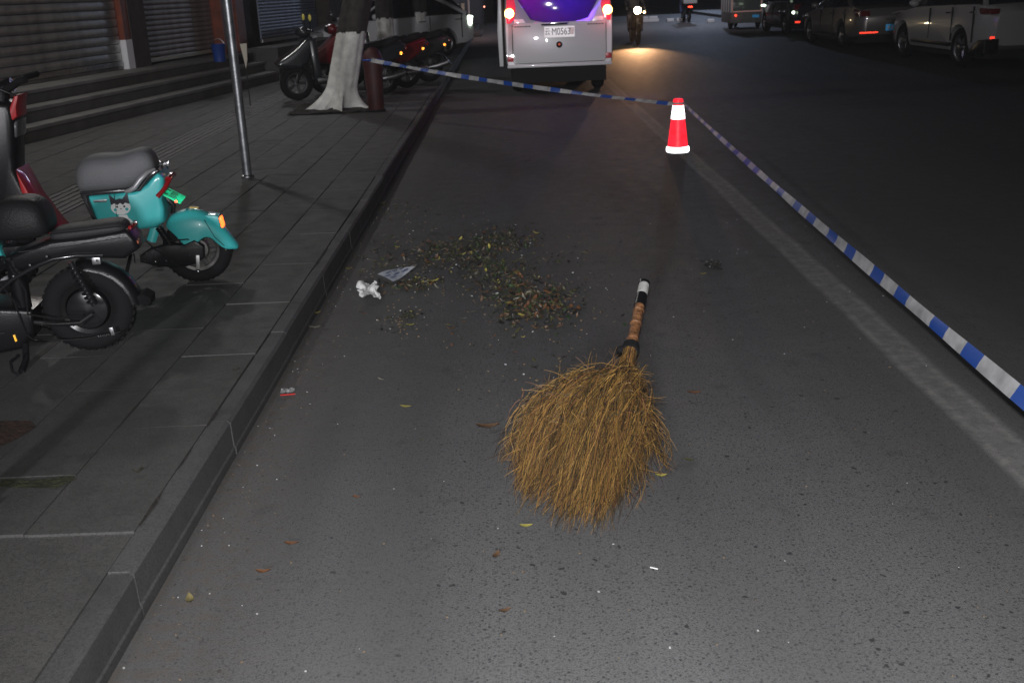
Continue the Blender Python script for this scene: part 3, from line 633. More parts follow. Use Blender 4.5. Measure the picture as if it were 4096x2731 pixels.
scooter('dark grey motor scooter with yellow mirrors, its nose left of the white tree', (-1.74, 15.45, SW), a, mat('graphite paint', (.018, .020, .023), .25, coat=.6), ym)
scooter('dark red motor scooter in the middle of the row behind the white painted tree', (-1.50, 16.35, SW), a + .06, mat('deep red paint', (.10, .004, .006), .3, coat=.5), M_chrome)
scooter('black motor scooter, farthest of the row and closest to the kerb', (-1.22, 17.3, SW), a - .1, mat('black paint', (.02, .022, .022), .25, coat=.6), M_chrome)

# ------------------------------------------------------------------ cars
def car(name, label, loc, rz, L_, Wd, prof_top, belt, roof, sill, wheels, R, paint, cat='car', glass_z=None, group='cars parked along the far kerb', plate=True, sc=1.):
    """x = towards the rear, 0 at the front bumper. prof_top: (x, z_top, width_factor) of the lower body; roof: (x, z, wf) of the cabin."""
    t = thing(name, label, cat, loc, rz, group); t.scale = (sc,) * 3
    b = MB(); secs = []; hw = Wd / 2
    for x, zt, zb, wf in prof_top:
        w = hw * wf; h = zt - zb
        half = [(w * .80, zb), (w * .95, zb + .02), (w, zb + .15 * h), (w * 1.0, zb + .50 * h), (w * .985, zb + .72 * h), (w * .965, zb + .82 * h), (w * .95, zt - .03), (w * .86, zt), (w * .4, zt + .012)]
        secs.append([(x, y, z) for y, z in half] + [(x, -y, z) for y, z in half[::-1]])
    b.loft(secs); body = b.build('body', paint, t, smooth=45)
    cut = MB()
    for wx in wheels:
        for s in (-1, 1): cut.lathe([(R * 1.16, s * hw * .62), (R * 1.16, s * hw * 1.2)], (wx, 0, R), 'Y', 40)
    c = cut.build('cutter', M_dark)
    c.parent = t
    md = body.modifiers.new('arch', 'BOOLEAN'); md.object = c; md.operation = 'DIFFERENCE'; md.solver = 'EXACT'
    dg = bpy.context.evaluated_depsgraph_get(); dg.update(); me = bpy.data.meshes.new_from_object(body.evaluated_get(dg)); body.modifiers.clear(); body.data = me; bpy.data.objects.remove(c)
    me.shade_smooth(); me.set_sharp_from_angle(angle=radians(45))
    MB().box((L_ / 2, 0, R * .8), (L_ * .86, Wd * .8, .2)).build('underbody', M_dark, t)
    # cabin: glass shell with a painted roof and pillars
    b = MB(); gs = []
    for x, z, wf, xb in roof:
        gs.append([(xb, -hw * .93, belt(xb) - .02), (x, -hw * .78 * wf, z - .07), (x, -hw * .68 * wf, z - .02), (x, hw * .68 * wf, z - .02), (x, hw * .78 * wf, z - .07), (xb, hw * .93, belt(xb) - .02)])
    b.loft(gs); b.build('windows', M_glass, t, smooth=30)
    b = MB(); rr = [q for q in roof if q[1] > .93 * max(k[1] for k in roof)]
    b.loft([[(x, -hw * .80 * wf, z - .075), (x, -hw * .70 * wf, z - .008), (x, 0, z + .012), (x, hw * .70 * wf, z - .008), (x, hw * .80 * wf, z - .075), (x, 0, z - .05)] for x, z, wf, xb in rr]); b.build('roof', paint, t)
    for x, z, wf, xb in (roof[0], roof[len(roof) // 2], roof[-1]):
        pass
    n = len(roof); 
    fr0, fr1 = roof[0], rr[0]; bk0, bk1 = roof[-1], rr[-1]; mid = roof[n // 2]
    for s in (-1, 1):
        MB().tube([(fr0[3], s * hw * .93, belt(fr0[3]) - .01), (fr1[0], s * hw * .795 * fr1[2], fr1[1] - .06)], .028, 6).build('pillar', paint, t)
        MB().tube([(bk0[3], s * hw * .93, belt(bk0[3]) - .01), (bk1[0], s * hw * .795 * bk1[2], bk1[1] - .06)], .05, 6).build('pillar', paint, t)
        MB().tube([(mid[3], s * hw * .94, belt(mid[3]) - .01), (mid[0], s * hw * .80 * mid[2], mid[1] - .06)], .03, 6).build('pillar', M_black, t)
        MB().tube([(fr0[3] + .1, s * hw * .97, belt(1) + .0)] + [(x, s * hw * .945, belt(x)) for x in (fr0[3] + .5, mid[3], bk0[3] - .1)], .010, 6).build('window_trim', M_chrome, t)
        MB().ball((fr0[3] + .42, s * (hw + .10), belt(fr0[3]) + .07), .1, (.7, 1.0, .7)).build('mirror', paint, t)
        for hx in (mid[3] - .28, mid[3] + .72): MB().tube([(hx, s * hw * .985, belt(hx) - .14), (hx + .09, s * hw * 1.005, belt(hx) - .135), (hx + .2, s * hw * .985, belt(hx) - .13)], .013, 6).build('door_handle', M_chrome, t)
        for dx in (mid[3] - .98, mid[3] + .02, mid[3] + .9): MB().box((dx, s * hw * .992, (sill + belt(dx)) / 2 + .03), (.007, .035, belt(dx) - sill - .14)).build('door_seam', M_dark, t)
        MB().box((L_ / 2, s * hw * .985, sill + .03), (wheels[1] - wheels[0] - 2.6 * R, .05, .07), bev=.01).build('sill', M_black, t)
        for wx in wheels: wheel(t, wx, R, R, .19, M_metal, 5, .06, tyre_r=R * .17, y=s * (hw - .11))
    return t
M_silver = mat('champagne silver paint', (.17, .155, .14), .35, metal=.4, coat=.5)
M_pearl = mat('white car paint', (.32, .32, .315), .3, coat=.5)
M_blue = mat('blue plate', (.02, .18, .5), .4, retro=.16, retro_col=(.08, .55, 1), retro_rough=.4)
M_head = mat('headlight lens', (.5, .5, .5), .1, metal=.4, coat=.8)
M_tail = mat('tail lens', (.12, .006, .008), .18, coat=.6)
sc = .87
# the white SUV at the right edge; front points away from the camera (rotate so +x is towards -Y)
sv = car('parked_car', 'white SUV with black lower trim at the upper right corner', (7.9, 20.55, 0), radians(-88.5), 4.6, 1.86,
    [(.0, .62, .38, .62), (.06, .78, .30, .80), (.25, .86, .26, .93), (.7, .95, .26, .985), (1.2, 1.02, .27, 1), (1.6, 1.06, .27, 1), (2.6, 1.09, .27, 1), (3.6, 1.13, .27, 1), (4.15, 1.14, .30, .98), (4.45, 1.10, .36, .90), (4.6, .98, .42, .78)],
    lambda x: 1.04 + .028 * (x - 1.4), [(1.75, 1.42, .9, 1.25), (2.1, 1.60, .97, 1.8), (2.7, 1.67, 1, 2.45), (3.4, 1.64, 1, 3.2), (4.0, 1.56, .94, 3.9), (4.28, 1.42, .9, 4.4)], .36, (.85, 3.55), .35, M_pearl, sc=sc)
MB().box((.40, -.86, .90), (.5, .05, .03), Euler((0, -.1, .06)), .01).build('headlight', M_head, sv); MB().box((.40, .86, .90), (.5, .05, .03), Euler((0, -.1, -.06)), .01).build('headlight', M_head, sv)
for s in (-1, 1):
    MB().prism([(3.95, .98), (4.05, 1.06), (4.62, 1.04), (4.60, .95), (4.2, .93)], s * .78 - .09, s * .78 + .09, .03, 2).build('tail_light', M_tail, sv)
    MB().box((4.565, s * .72, .56), (.03, .18, .04)).build('rear_reflector', M_redref, sv)
    MB().prism([(3.95, .27), (4.15, .42), (4.35, .52), (4.62, .54), (4.62, .30), (4.3, .26)], s * .80 - .13, s * .80 + .13, .02).build('bumper_trim', M_black, sv)
MB().box((4.63, 0, .62), (.02, .44, .14), bev=.004).build('number_plate', M_blue, sv)
sd = car('parked_car', 'champagne grey sedan parked in front of the white SUV, blue number plate glowing', (7.72, 26.1, 0), radians(-89), 4.65, 1.8,
    [(.0, .55, .34, .60), (.07, .66, .26, .80), (.3, .73, .22, .93), (.8, .82, .22, .985), (1.3, .88, .22, 1), (1.8, .92, .22, 1), (2.8, .95, .22, 1), (3.7, .98, .24, 1), (4.3, .98, .28, .96), (4.58, .92, .32, .86), (4.65, .78, .36, .74)],
    lambda x: .90 + .025 * (x - 1.4), [(1.75, 1.10, .93, 1.35), (2.1, 1.32, .96, 1.8), (2.6, 1.43, 1, 2.3), (3.2, 1.43, 1, 2.9), (3.75, 1.30, .93, 3.5), (4.15, 1.08, .88, 4.1)], .30, (.85, 3.52), .32, M_silver, sc=sc)
for s in (-1, 1):
    MB().prism([(4.2, .84), (4.3, .92), (4.66, .88), (4.67, .76), (4.5, .74)], s * .72 - .13, s * .72 + .13, .02).build('tail_light', M_tail, sd)
    MB().box((4.655, s * .60, .40), (.03, .42, .035)).build('rear_reflector', M_redref, sd)
    MB().box((.3, s * .8, .68), (.35, .1, .08), Euler((0, -.15, 0)), .02).build('headlight', M_head, sd)
pp = MB().box((4.68, 0, .50), (.02, .44, .14), bev=.004).build('number_plate', M_blue, sd)
for k in range(5): MB().box((4.692, -.16 + .08 * k, .50), (.003, .04, .08)).build('plate_character', M_sw, sd)
dk = car('parked_car', 'black hatchback parked beyond the champagne sedan, mostly lost in the dark', (8.15, 32.3, 0), radians(-89), 4.0, 1.75,
    [(.0, .55, .34, .60), (.07, .66, .26, .80), (.3, .75, .24, .93), (.8, .84, .24, .985), (1.3, .90, .24, 1), (2.4, .95, .24, 1), (3.3, .98, .26, 1), (3.8, .95, .30, .92), (4.0, .82, .36, .78)],
    lambda x: .93 + .02 * (x - 1.4), [(1.3, 1.12, .93, 1.05), (1.7, 1.36, .96, 1.5), (2.3, 1.46, 1, 2.1), (3.0, 1.44, 1, 2.8), (3.5, 1.30, .93, 3.3), (3.8, 1.10, .88, 3.75)], .32, (.75, 3.15), .31, mat('black car paint', (.02, .02, .024), .22, coat=.6), sc=sc)
for s in (-1, 1):
    MB().box((3.97, s * .68, .82), (.06, .2, .16), Euler((0, .2, 0)), .02).build('tail_light', M_tail, dk); MB().box((4.0, s * .66, .38), (.03, .16, .05)).build('rear_reflector', M_redref, dk)
MB().ball((3.98, -.80, .66), .045).build('lamp', mat('cool lamp', (1, 1, 1), .3, emit=(.8, 1, .75), estr=5), dk)
MB().ball((.15, -.74, .80), .06, (.6, 1.4, .6)).build('lamp', mat('cool lamp'  , (1, 1, 1)), dk)
# white car standing across the pavement behind the trees
wc = car('parked_car', 'white car parked across the pavement behind the three painted trees', (-4.25, 23.4, .1), math.atan2(1.75, 3.35), 4.3, 1.75,
    [(.0, .60, .34, .62), (.07, .72, .28, .80), (.3, .80, .24, .93), (.8, .92, .24, .985), (1.2, .98, .24, 1), (2.4, 1.02, .24, 1), (3.5, 1.05, .26, 1), (4.05, 1.02, .30, .93), (4.3, .86, .38, .8)],
    lambda x: .98 + .02 * (x - 1.2), [(1.4, 1.2, .93, 1.1), (1.85, 1.46, .96, 1.6), (2.4, 1.55, 1, 2.2), (3.2, 1.53, 1, 3.0), (3.8, 1.40, .93, 3.6), (4.1, 1.16, .88, 4.05)], .34, (.82, 3.4), .33, mat('white car gloss', (.55, .55, .56), .3, coat=.5), group=None, sc=.86)
for s in (-1, 1):
    MB().box((.16, s * .66, .70), (.12, .28, .12), Euler((0, -.2, s * -.4)), .03).build('headlight', M_head, wc); MB().box((4.2, s * .72, .85), (.10, .14, .24), Euler((0, .2, 0)), .02).build('tail_light', MATS['cool lamp'] if s < 0 else M_tail, wc)
MB().box((-.01, 0, .50), (.02, .44, .14), bev=.004).build('number_plate', M_blue, wc)
MB().box((.02, 0, .66), (.04, .8, .12), bev=.02).build('grille', M_gloss, wc)

# ------------------------------------------------------------------ police van
V = thing('police_van', 'white police van seen from behind with lit tail lamps under blue lights', 'van', (.77, 15.7, 0))
hwz = [(.385, .735), (.44, .755), (.55, .765), (.9, .772), (1.05, .768), (1.25, .752), (1.45, .725), (1.60, .69), (1.68, .62), (1.70, .45), (1.705, 0)]
outl = [(-w, z) for z, w in hwz] + [(w, z) for z, w in hwz[::-1][1:]]
b = MB(); secs = []
for y, k, dz in ((0.0, .975, 0), (.03, .995, 0), (.10, 1.0, 0), (.5, 1.02, 0), (2.2, 1.03, 0), (3.0, 1.0, -.04), (3.5, .95, -.35), (3.75, .85, -.75)):
    secs.append([(x * k, y + max(0., z - 1.0) * .16 * (1 if y < .3 else .3), z if dz == 0 or z < .9 else .9 + (z - .9) * max(.05, 1 + dz)) for x, z in outl])
b.loft(secs); b.build('body', M_white, V, smooth=35)
MB().box((0, 1.8, .26), (1.36, 3.3, .2)).build('underbody', M_dark, V)
MB().tube([(-.5, .25, .22), (-.1, .25, .22), (.25, .25, .21)], .07, 12).build('muffler', mat('rusty steel', (.16, .12, .09), .7, metal=.5, noise=.4), V)
for s in (-1, 1):
    for yy in (.75, 2.9): wheel(V, s * .60, .27, .27, .17, M_dark, 5, .06, tyre_r=.06, y=yy).rotation_euler = (0, 0, pi / 2)
# tailgate: proud panel, seam, window
def lean(z): return max(0., z - 1.0) * .16
tg = MB(); pts = [(-.63, .455), (.63, .455), (.655, .50), (.66, .95), (.60, 1.0), (-.60, 1.0), (-.66, .95), (-.655, .50)]
tg.prism(pts, -.014, .004, .006); tgo = tg.build('tailgate', M_white, V)
sm = MB(); loop = [(-.66, .98), (-.668, .50), (-.64, .445), (.64, .445), (.668, .50), (.67, .98)]
sm.tube([(x, -.004, z) for x, z in loop], .0055, 6); sm.build('tailgate_seam', M_dark, V)
def panel(pts, y0, y1, name, m, bev=.004, parent=V):                  # follows the lean of the tailgate
    b = MB(); b.prism(pts, y0, y1, bev)
    for v in b.bm.verts: v.co.y += lean(v.co.z)
    return b.build(name, m, parent)
mg = bpy.data.materials.new('rear screen'); mg.use_nodes = True; N_ = mg.node_tree.nodes; L_n = mg.node_tree.links
tr_ = N_.new('ShaderNodeBsdfTranslucent'); tr_.inputs['Color'].default_value = (.55, .5, .8, 1); mx_ = N_.new('ShaderNodeMixShader'); mx_.inputs[0].default_value = .55
N_['Principled BSDF'].inputs['Base Color'].default_value = (.012, .01, .03, 1); N_['Principled BSDF'].inputs['Roughness'].default_value = .08
L_n.new(N_['Principled BSDF'].outputs[0], mx_.inputs[1]); L_n.new(tr_.outputs[0], mx_.inputs[2]); L_n.new(mx_.outputs[0], N_['Material Output'].inputs[0])
# cut the window opening out of the shell so the added glow lamps inside light the tinted screen
wpts = [(-.40, 1.045), (-.30, 1.02), (-.14, .985), (.14, .985), (.34, 1.02), (.42, 1.045), (.60, 1.36), (.55, 1.55), (-.55, 1.55), (-.60, 1.36)]
body = [c for c in V.children if c.name.startswith('body')][0]
ct = MB().prism([(x * .98, z + .004) for x, z in wpts], -.2, .35).build('cut', M_dark, V); dg = bpy.context.evaluated_depsgraph_get()
inn = MB().box((0, 1.75, 1.05), (1.30, 3.0, 1.05)).build('cut2', M_dark, V)
for cc in (ct, inn):
    md = body.modifiers.new('b', 'BOOLEAN'); md.object = cc; md.operation = 'DIFFERENCE'; md.solver = 'EXACT'
dg.update(); me = bpy.data.meshes.new_from_object(body.evaluated_get(dg)); body.modifiers.clear(); body.data = me; bpy.data.objects.remove(ct); bpy.data.objects.remove(inn)
panel(wpts, -.006, .004, 'rear_window', mg, .002)
for s in (-1, 1):
    panel([(s * .69, 1.00), (s * .735, 1.00), (s * .745, 1.10), (s * .72, 1.42), (s * .64, 1.42), (s * .60, 1.22), (s * .63, 1.05)][::s], -.012, .02, 'tail_lamp', mat('red lamp glass', (.45, .03, .05), .15, emit=(1, .05, .12), estr=.5, coat=.6))
    MB().ball((s * .695, -.012 + lean(1.137), 1.137), .066, (1, .35, 1), 24).build('bulb_glow', mat('lit tail lamp', (1, .3, .1), .3, emit=(1, .50, .10), estr=20), V)
    panel([(s * .47, 1.00), (s * .635, 1.00), (s * .63, 1.055), (s * .50, 1.055)][::s], -.02, .0, 'reversing_lamp', mat('clear lens', (.7, .6, .65), .12, coat=.8, retro=.08, retro_col=(1, .8, .85)))
    MB().box((s * .70, -.004, .515), (.085, .018, .075), bev=.006).build('rear_reflector', mat('dark red reflector', (.28, .008, .02), .3, retro=.02, retro_col=(1, .1, .1)), V)
    for k in range(6): MB().box((s * .52 - .10 + k * .04, -.016, .955), (.028, .003, .014)).build('lettering', M_dark, V)
MB().box((0, -.008, .41), (1.50, .05, .045), bev=.015).build('bumper_edge', M_white, V)
# left sliding-door edge seen past the corner
MB().prism([(-.86, .40), (-.80, .40), (-.80, 1.5), (-.84, 1.5), (-.875, .9)], .25, 2.2, .01).build('side_panel', M_white, V)
MB().box((-.79, .12, .9), (.03, .1, 1.0)).build('side_gap', M_dark, V)
# plate with its characters
pl_ = bpy.data.objects.new('number_plate', None); COL.objects.link(pl_); pl_.parent = V; pl_.location = (.0075, -.024, .866)
MB().box((0, 0, 0), (.43, .008, .15), bev=.002).build('plate', mat('white plate', (.8, .78, .78), .4, retro=.22, retro_col=(1, .95, .95), retro_rough=.4), pl_)
text_part('云', .105, mat('plate black', (.02, .02, .025), .5), pl_, (-.172, -.0055, 0), (pi / 2, 0, 0), sx=.75)
text_part('·', .10, MATS['plate black'], pl_, (-.118, -.0055, 0), (pi / 2, 0, 0))
text_part('M0563', .135, MATS['plate black'], pl_, (.022, -.0055, .0), (pi / 2, 0, 0), sx=.72)
text_part('警', .105, mat('plate red', (.5, .01, .02), .5), pl_, (.178, -.0055, 0), (pi / 2, 0, 0), sx=.7)
MB().tube([(-.25, -.03, .968), (.12, -.03, .972)], .012, 8).build('plate_lamp_bar', M_chrome, V)
MB().lathe([(.022, 0), (.034, -.006), (.045, 0)], (0, -.016, .69), 'Y', 24).build('badge', M_chrome, V); MB().prism([(-.02, .70), (0, .715), (.02, .70), (.006, .675), (-.006, .675)], -.026, -.018).build('badge_centre', mat('badge red', (.4, .06, .03), .3, metal=.6), V)
MB().box((.0, -.02, .985), (.28, .02, .012), bev=.003).build('handle', M_chrome, V)
# roof light bar
lb = bpy.data.objects.new('light_bar', None); COL.objects.link(lb); lb.parent = V; lb.location = (0, .32, 1.745)
MB().box((0, 0, 0), (1.1, .25, .05), bev=.02).build('base', M_black, lb)
MB().box((-.36, 0, .06), (.36, .22, .09), bev=.03).build('red_lamp', mat('lit red', (1, .05, .1), .3, emit=(1, .05, .25), estr=12), lb)
MB().box((.2, 0, .06), (.7, .22, .09), bev=.03).build('blue_lamp', mat('lit blue', (.1, .1, 1), .3, emit=(.12, .06, 1), estr=14), lb)
lamp('van_red_beacon', 'POINT', (.18, 15.42, 1.86), 2.2, (1, .08, .45), .12)
lamp('van_blue_beacon', 'POINT', (1.02, 15.40, 1.90), 5, (.22, .12, 1), .12)
lamp('van_screen_glow', 'AREA', (.92, 16.05, 1.50), 85, (.17, .05, 1), .30, aim=(.88, 15.6, 1.4))  # added behind the screen to imitate the blue glare of the beacons
lamp('van_screen_glow_red', 'AREA', (.35, 16.1, 1.50), 7, (1, .03, .45), .2, aim=(.3, 15.6, 1.3))  # added too, turns the left of the imitated glare purple
for s in (-1, 1): lamp('tail_glow', 'POINT', (.77 + s * .70, 15.60, 1.10), .9, (1, .12, .12), .05)

# ------------------------------------------------------------------ traffic cone
CN = thing('traffic_cone', 'red and white reflective traffic cone standing on the road line', 'cone', (1.548, 9.82, 0))
mr = mat('red retro sleeve', (.55, .01, .02), .4, noise=.12, nscale=25, bump=.3, bscale=30, retro=.5, retro_col=(1, .018, .035), retro_rough=.42)
mw = mat('white retro sleeve', (.8, .8, .8), .4, noise=.1, nscale=14, retro=.75, retro_col=(1, 1, 1), retro_rough=.38)
def cr(z): return .100 + (.042 - .100) * z / .479
MB().lathe([(0, .480), (.034, .480), (cr(.47), .474), (cr(.42), .42)], n=40).build('tip', mr, CN)
MB().lathe([(cr(.42) + .0015, .42), (cr(.30) + .0015, .30)], n=40).build('upper_band', mw, CN)
MB().lathe([(cr(.30), .30), (cr(.05), .05)], n=40).build('sleeve', mr, CN)
MB().lathe([(cr(.05) + .003, .052), (.105, .042), (.106, .010), (.10, 0), (0, 0)], n=40).build('base_band', mw, CN)

# ------------------------------------------------------------------ barrier tape
M_tw = mat('white tape', (.34, .34, .35), .45, noise=.35, nscale=14); M_tb = mat('blue tape', (.010, .06, .30), .4); M_tr = mat('tape print red', (.26, .06, .07), .5)
tp = MB(); marks = []
def run(A, B, sag, wA, wB, twist, start):
    A, B = Vector(A), Vector(B); Ln = (B - A).length; n = int(Ln / .012); seq = [(.25, 0), (.135, 1), (.16, 0), (.135, 1)]; tot = sum(q[0] for q in seq)
    prev = None
    for i in range(n + 1):
        u = i / n; P = A.lerp(B, u); P.z -= sag * 4 * u * (1 - u); d = (B - A).normalized(); side_ = Vector((0, 0, 1)).cross(d).normalized()
        a = twist(u); w = wA + (wB - wA) * u; wv = (Vector((0, 0, 1)) * cos(a) + side_ * sin(a)) * w / 2
        fold = (side_ * .35 + Vector((0, 0, .3))) * .016 * (sin(u * 47) * sin(u * 19 + 1)); wv = wv * (1 + .13 * sin(u * 31) * sin(u * 11))
        row = [tp.bm.verts.new(P - wv), tp.bm.verts.new(P + fold + side_ * .004 * sin(u * 23)), tp.bm.verts.new(P + wv)]
        if prev:
            s = (u * Ln + start) % tot; k = 0
            while s > seq[k][0]: s -= seq[k][0]; k += 1
            for j in (0, 1): f = tp.bm.faces.new((prev[j], prev[j + 1], row[j + 1], row[j])); f.material_index = seq[k][1]
            if k == 0 and abs(s - .10) < .007 and P.y < 6.5: marks.append((P.copy(), wv.copy(), d.copy()))
        prev = row
run((-1.60, 13.07, .735), (1.50, 9.80, .435), .035, .05, .035, lambda u: .5 + .5 * sin(u * 9), 0)
run((1.60, 9.80, .43), (1.405, 1.6, .335), .03, .022, .056, lambda u: .62 + .25 * sin(u * 7) - (.2 if u < .3 else 0), .1)
tape = tp.build('barrier_tape', [M_tw, M_tb], smooth=60); tag(tape, 'blue and white barrier tape from the red barrel over the cone to the right edge', 'tape')
mk = MB()
for P, wv, d in marks:
    nrm = d.cross(wv).normalized() * (1 if d.cross(wv).y < 0 else -1)
    for k in range(4):
        c0 = P + wv * .25 + d * (k - 1.5) * .012 + nrm * .003; q = [c0 - d * .0045 - wv * .22, c0 + d * .0045 - wv * .22, c0 + d * .0045 + wv * .22, c0 - d * .0045 + wv * .22]
        if k % 2: q = [v + d * .002 for v in q]
        mk.bm.faces.new([mk.bm.verts.new(v) for v in q])
mk.build('printed_marks', M_tr, tape, smooth=0)
MB().torus((1.548, 9.82, .44), .052, .008, 'Z').build('tape_loop', M_tw, tape)
MB().torus((-1.60, 13.2, .735 ), .115, .012, 'Z').build('tape_loop', M_tb, tape)

# ------------------------------------------------------------------ bundle broom
BR_ = thing('broom', 'large twig broom with taped bamboo handle lying on the road', 'broom', (0, 0, 0))
M_bam = mat('bamboo', (.17, .075, .03), .55, noise=.6, nscale=38, bump=.8, bscale=70)
h0, h1 = Vector((.385, 3.53, .215)), Vector((.499, 3.945, .40))
def along(u): return h0.lerp(h1, u)
MB().tube([along(u) for u in (.0, .2, .4, .6, .78)], [.026, .0215, .0195, .0195, .0185], 16).build('handle', M_bam, BR_)
for u in (.30, .48, .64): MB().tube([along(u - .008), along(u), along(u + .008)], [.0195, .0222, .0195], 16).build('bamboo_node', M_bam, BR_)
MB().tube([along(.70), along(.84)], [.0225, .0215], 16).build('tape_wrap', M_black, BR_); MB().tube([along(.835), along(.975)], [.0212, .0205], 16).build('tape_wrap', mat('pale tape', (.42, .42, .40), .6, noise=.3, nscale=30), BR_, label='pale grey tape wrap near the handle end')
MB().tube([along(.97), along(1.0)], .0225, 16).build('end_band', M_black, BR_)
MB().tube([along(.17), along(.235)], [.032, .030], 14).build('binding', M_rubber, BR_)
MB().ball(along(.19) + Vector((-.035, -.0, 0)), .014, (1.3, 1, 1)).build('knot', M_rubber, BR_)
# twigs: a fan of thin branching strands
rnd = random.Random(5)
twm = bpy.data.materials.new('twigs'); twm.use_nodes = True; Nn = twm.node_tree.nodes; Ll = twm.node_tree.links
g = Nn.new('ShaderNodeNewGeometry'); cr_ = Nn.new('ShaderNodeValToRGB'); e = cr_.color_ramp.elements
e[0].position = 0; e[0].color = (.02, .012, .006, 1); e[1].position = 1; e[1].color = (.48, .28, .085, 1)  # dark strands mixed in to imitate the shaded gaps between twigs
for ps, c_ in ((.28, (.03, .018, .010, 1)), (.45, (.10, .054, .02, 1)), (.56, (.11, .085, .025, 1)), (.7, (.21, .08, .032, 1)), (.8, (.27, .15, .032, 1)), (.92, (.34, .19, .045, 1))): x_ = e.new(ps); x_.color = c_
Ll.new(g.outputs['Random Per Island'], cr_.inputs[0]); Ll.new(cr_.outputs[0], Nn['Principled BSDF'].inputs['Base Color']); Nn['Principled BSDF'].inputs['Roughness'].default_value = .6
V3, F3 = [], []
def strand(pts, r):
    base = len(V3)
    for i, p in enumerate(pts):
        t = (pts[min(i + 1, len(pts) - 1)] - pts[max(i - 1, 0)]).normalized(); a = t.orthogonal().normalized(); b_ = t.cross(a); rr_ = r * (1 - .6 * i / (len(pts) - 1))
        for k in range(3): V3.append(p + (a * cos(2.094 * k) + b_ * sin(2.094 * k)) * rr_)
    for i in range(len(pts) - 1):
        for k in range(3): F3.append((base + i * 3 + k, base + i * 3 + (k + 1) % 3, base + i * 3 + 3 + (k + 1) % 3, base + i * 3 + 3 + k))
neck = along(-.16)
for _ in range(420):
    a_ = rnd.uniform(0, 6.283); r0 = .024 * rnd.random() ** .5; r1 = r0 * 1.5
    o0 = Vector((cos(a_) * r0, 0, sin(a_) * r0)); o1 = Vector((cos(a_) * r1 + rnd.gauss(0, .006), 0, sin(a_) * r1 + rnd.gauss(0, .005)))
    strand([along(.2) + o0 * 1.05, along(.08) + o0 * 1.1, along(-.06) + o1, along(-.2) + o1 * 1.15, along(-.32) + o1 * 1.5], rnd.uniform(.001, .0019))
# outline of the head on the ground: shoulder and tip for u in -1..1 (left..right)
sh = [(-1, (.09, 3.44, .25)), (-.5, (.17, 3.42, .29)), (0, (.29, 3.40, .31)), (.5, (.40, 3.40, .28)), (1, (.425, 3.37, .19))]
bel = [(-1, (-.03, 3.32, .13)), (-.5, (.06, 3.16, .20)), (0, (.20, 3.08, .22)), (.5, (.345, 3.12, .19)), (1, (.425, 3.24, .11))]
tipsl = [(-1, (-.005, 3.22, .01)), (-.72, (.012, 3.03, .01)), (-.5, (.03, 2.98, .01)), (-.25, (.075, 2.90, .01)), (.1, (.145, 2.81, .01)), (.4, (.20, 2.80, .01)), (.62, (.27, 2.86, .01)), (.82, (.345, 2.97, .01)), (1, (.405, 3.12, .01))]
def itp(tab, u):
    for (a, A_), (b_, B_) in zip(tab, tab[1:]):
        if u <= b_: k = (u - a) / (b_ - a); return Vector(A_).lerp(Vector(B_), k)
    return Vector(tab[-1][1])
clumps = [(rnd.uniform(-1, 1), rnd.gauss(0, .055), rnd.gauss(0, .06)) for _ in range(34)]
for i in range(4300):
    cl = rnd.choice(clumps); u = max(-1, min(1, cl[0] + rnd.gauss(0, .055))); lay = .12 + .88 * rnd.random() ** .7
    ln = rnd.choice((1, 1, .97, .9, .8, .65, .5)) * rnd.uniform(.88, 1.07)
    P0 = neck + Vector((rnd.gauss(0, .018), rnd.gauss(0, .014), rnd.gauss(0, .018)))
    P1 = itp(sh, u) + Vector((rnd.gauss(0, .03), rnd.gauss(0, .03), 0)); P2 = itp(bel, u) + Vector((rnd.gauss(0, .025), rnd.gauss(0, .025), 0)); P3 = itp(tipsl, max(-1, min(1, u + rnd.gauss(0, .04 if rnd.random() < .7 else .25)))) + Vector((cl[1] * .5 + rnd.gauss(0, .012), cl[2] * .7 + rnd.gauss(0, .015), 0))
    P1.z = .03 + P1.z * lay; P2.z = .01 + P2.z * lay; P3.z = .004 + .05 * lay * rnd.random(); P1 = P1.lerp(neck, .1 * (1 - lay)); 
    wob = Vector((rnd.gauss(0, .020), rnd.gauss(0, .018), rnd.gauss(0, .012))); ph = rnd.uniform(0, 6.3); n = 10; st_ = 0 if rnd.random() < .35 else rnd.uniform(.1, .65)
    pts = []
    for k in range(n):
        v = st_ + (ln - st_) * k / (n - 1); v = min(v, 1.04)
        q = P0 * (1 - v) ** 3 + P1 * 3 * v * (1 - v) ** 2 + P2 * 3 * v * v * (1 - v) + P3 * v ** 3
        q += wob * sin(v * 8 + ph) + Vector((rnd.gauss(0, .0026), rnd.gauss(0, .0026), rnd.gauss(0, .0024))); q.z = max(q.z, .003); pts.append(q)
    if st_ > 0:
        o_ = Vector((rnd.gauss(0, .018), rnd.gauss(0, .018), rnd.uniform(-.004, .012))); pts[0] += o_; pts[1] += o_ * .5
    strand(pts, rnd.uniform(.0006, .00145))
    if rnd.random() < .6:                        # side shoot
        k = rnd.randint(2, 7); d = (pts[k + 1] - pts[k]).normalized(); o_ = Vector((rnd.gauss(0, .7), rnd.gauss(0, .5), rnd.uniform(-.2, .4)))
        q = [pts[k]]
        for j in range(4): q.append(q[-1] + (d + o_ * (.65 - .1 * j)).normalized() * rnd.uniform(.012, .024)); q[-1].z = max(q[-1].z, .003)
        strand(q, .0009)
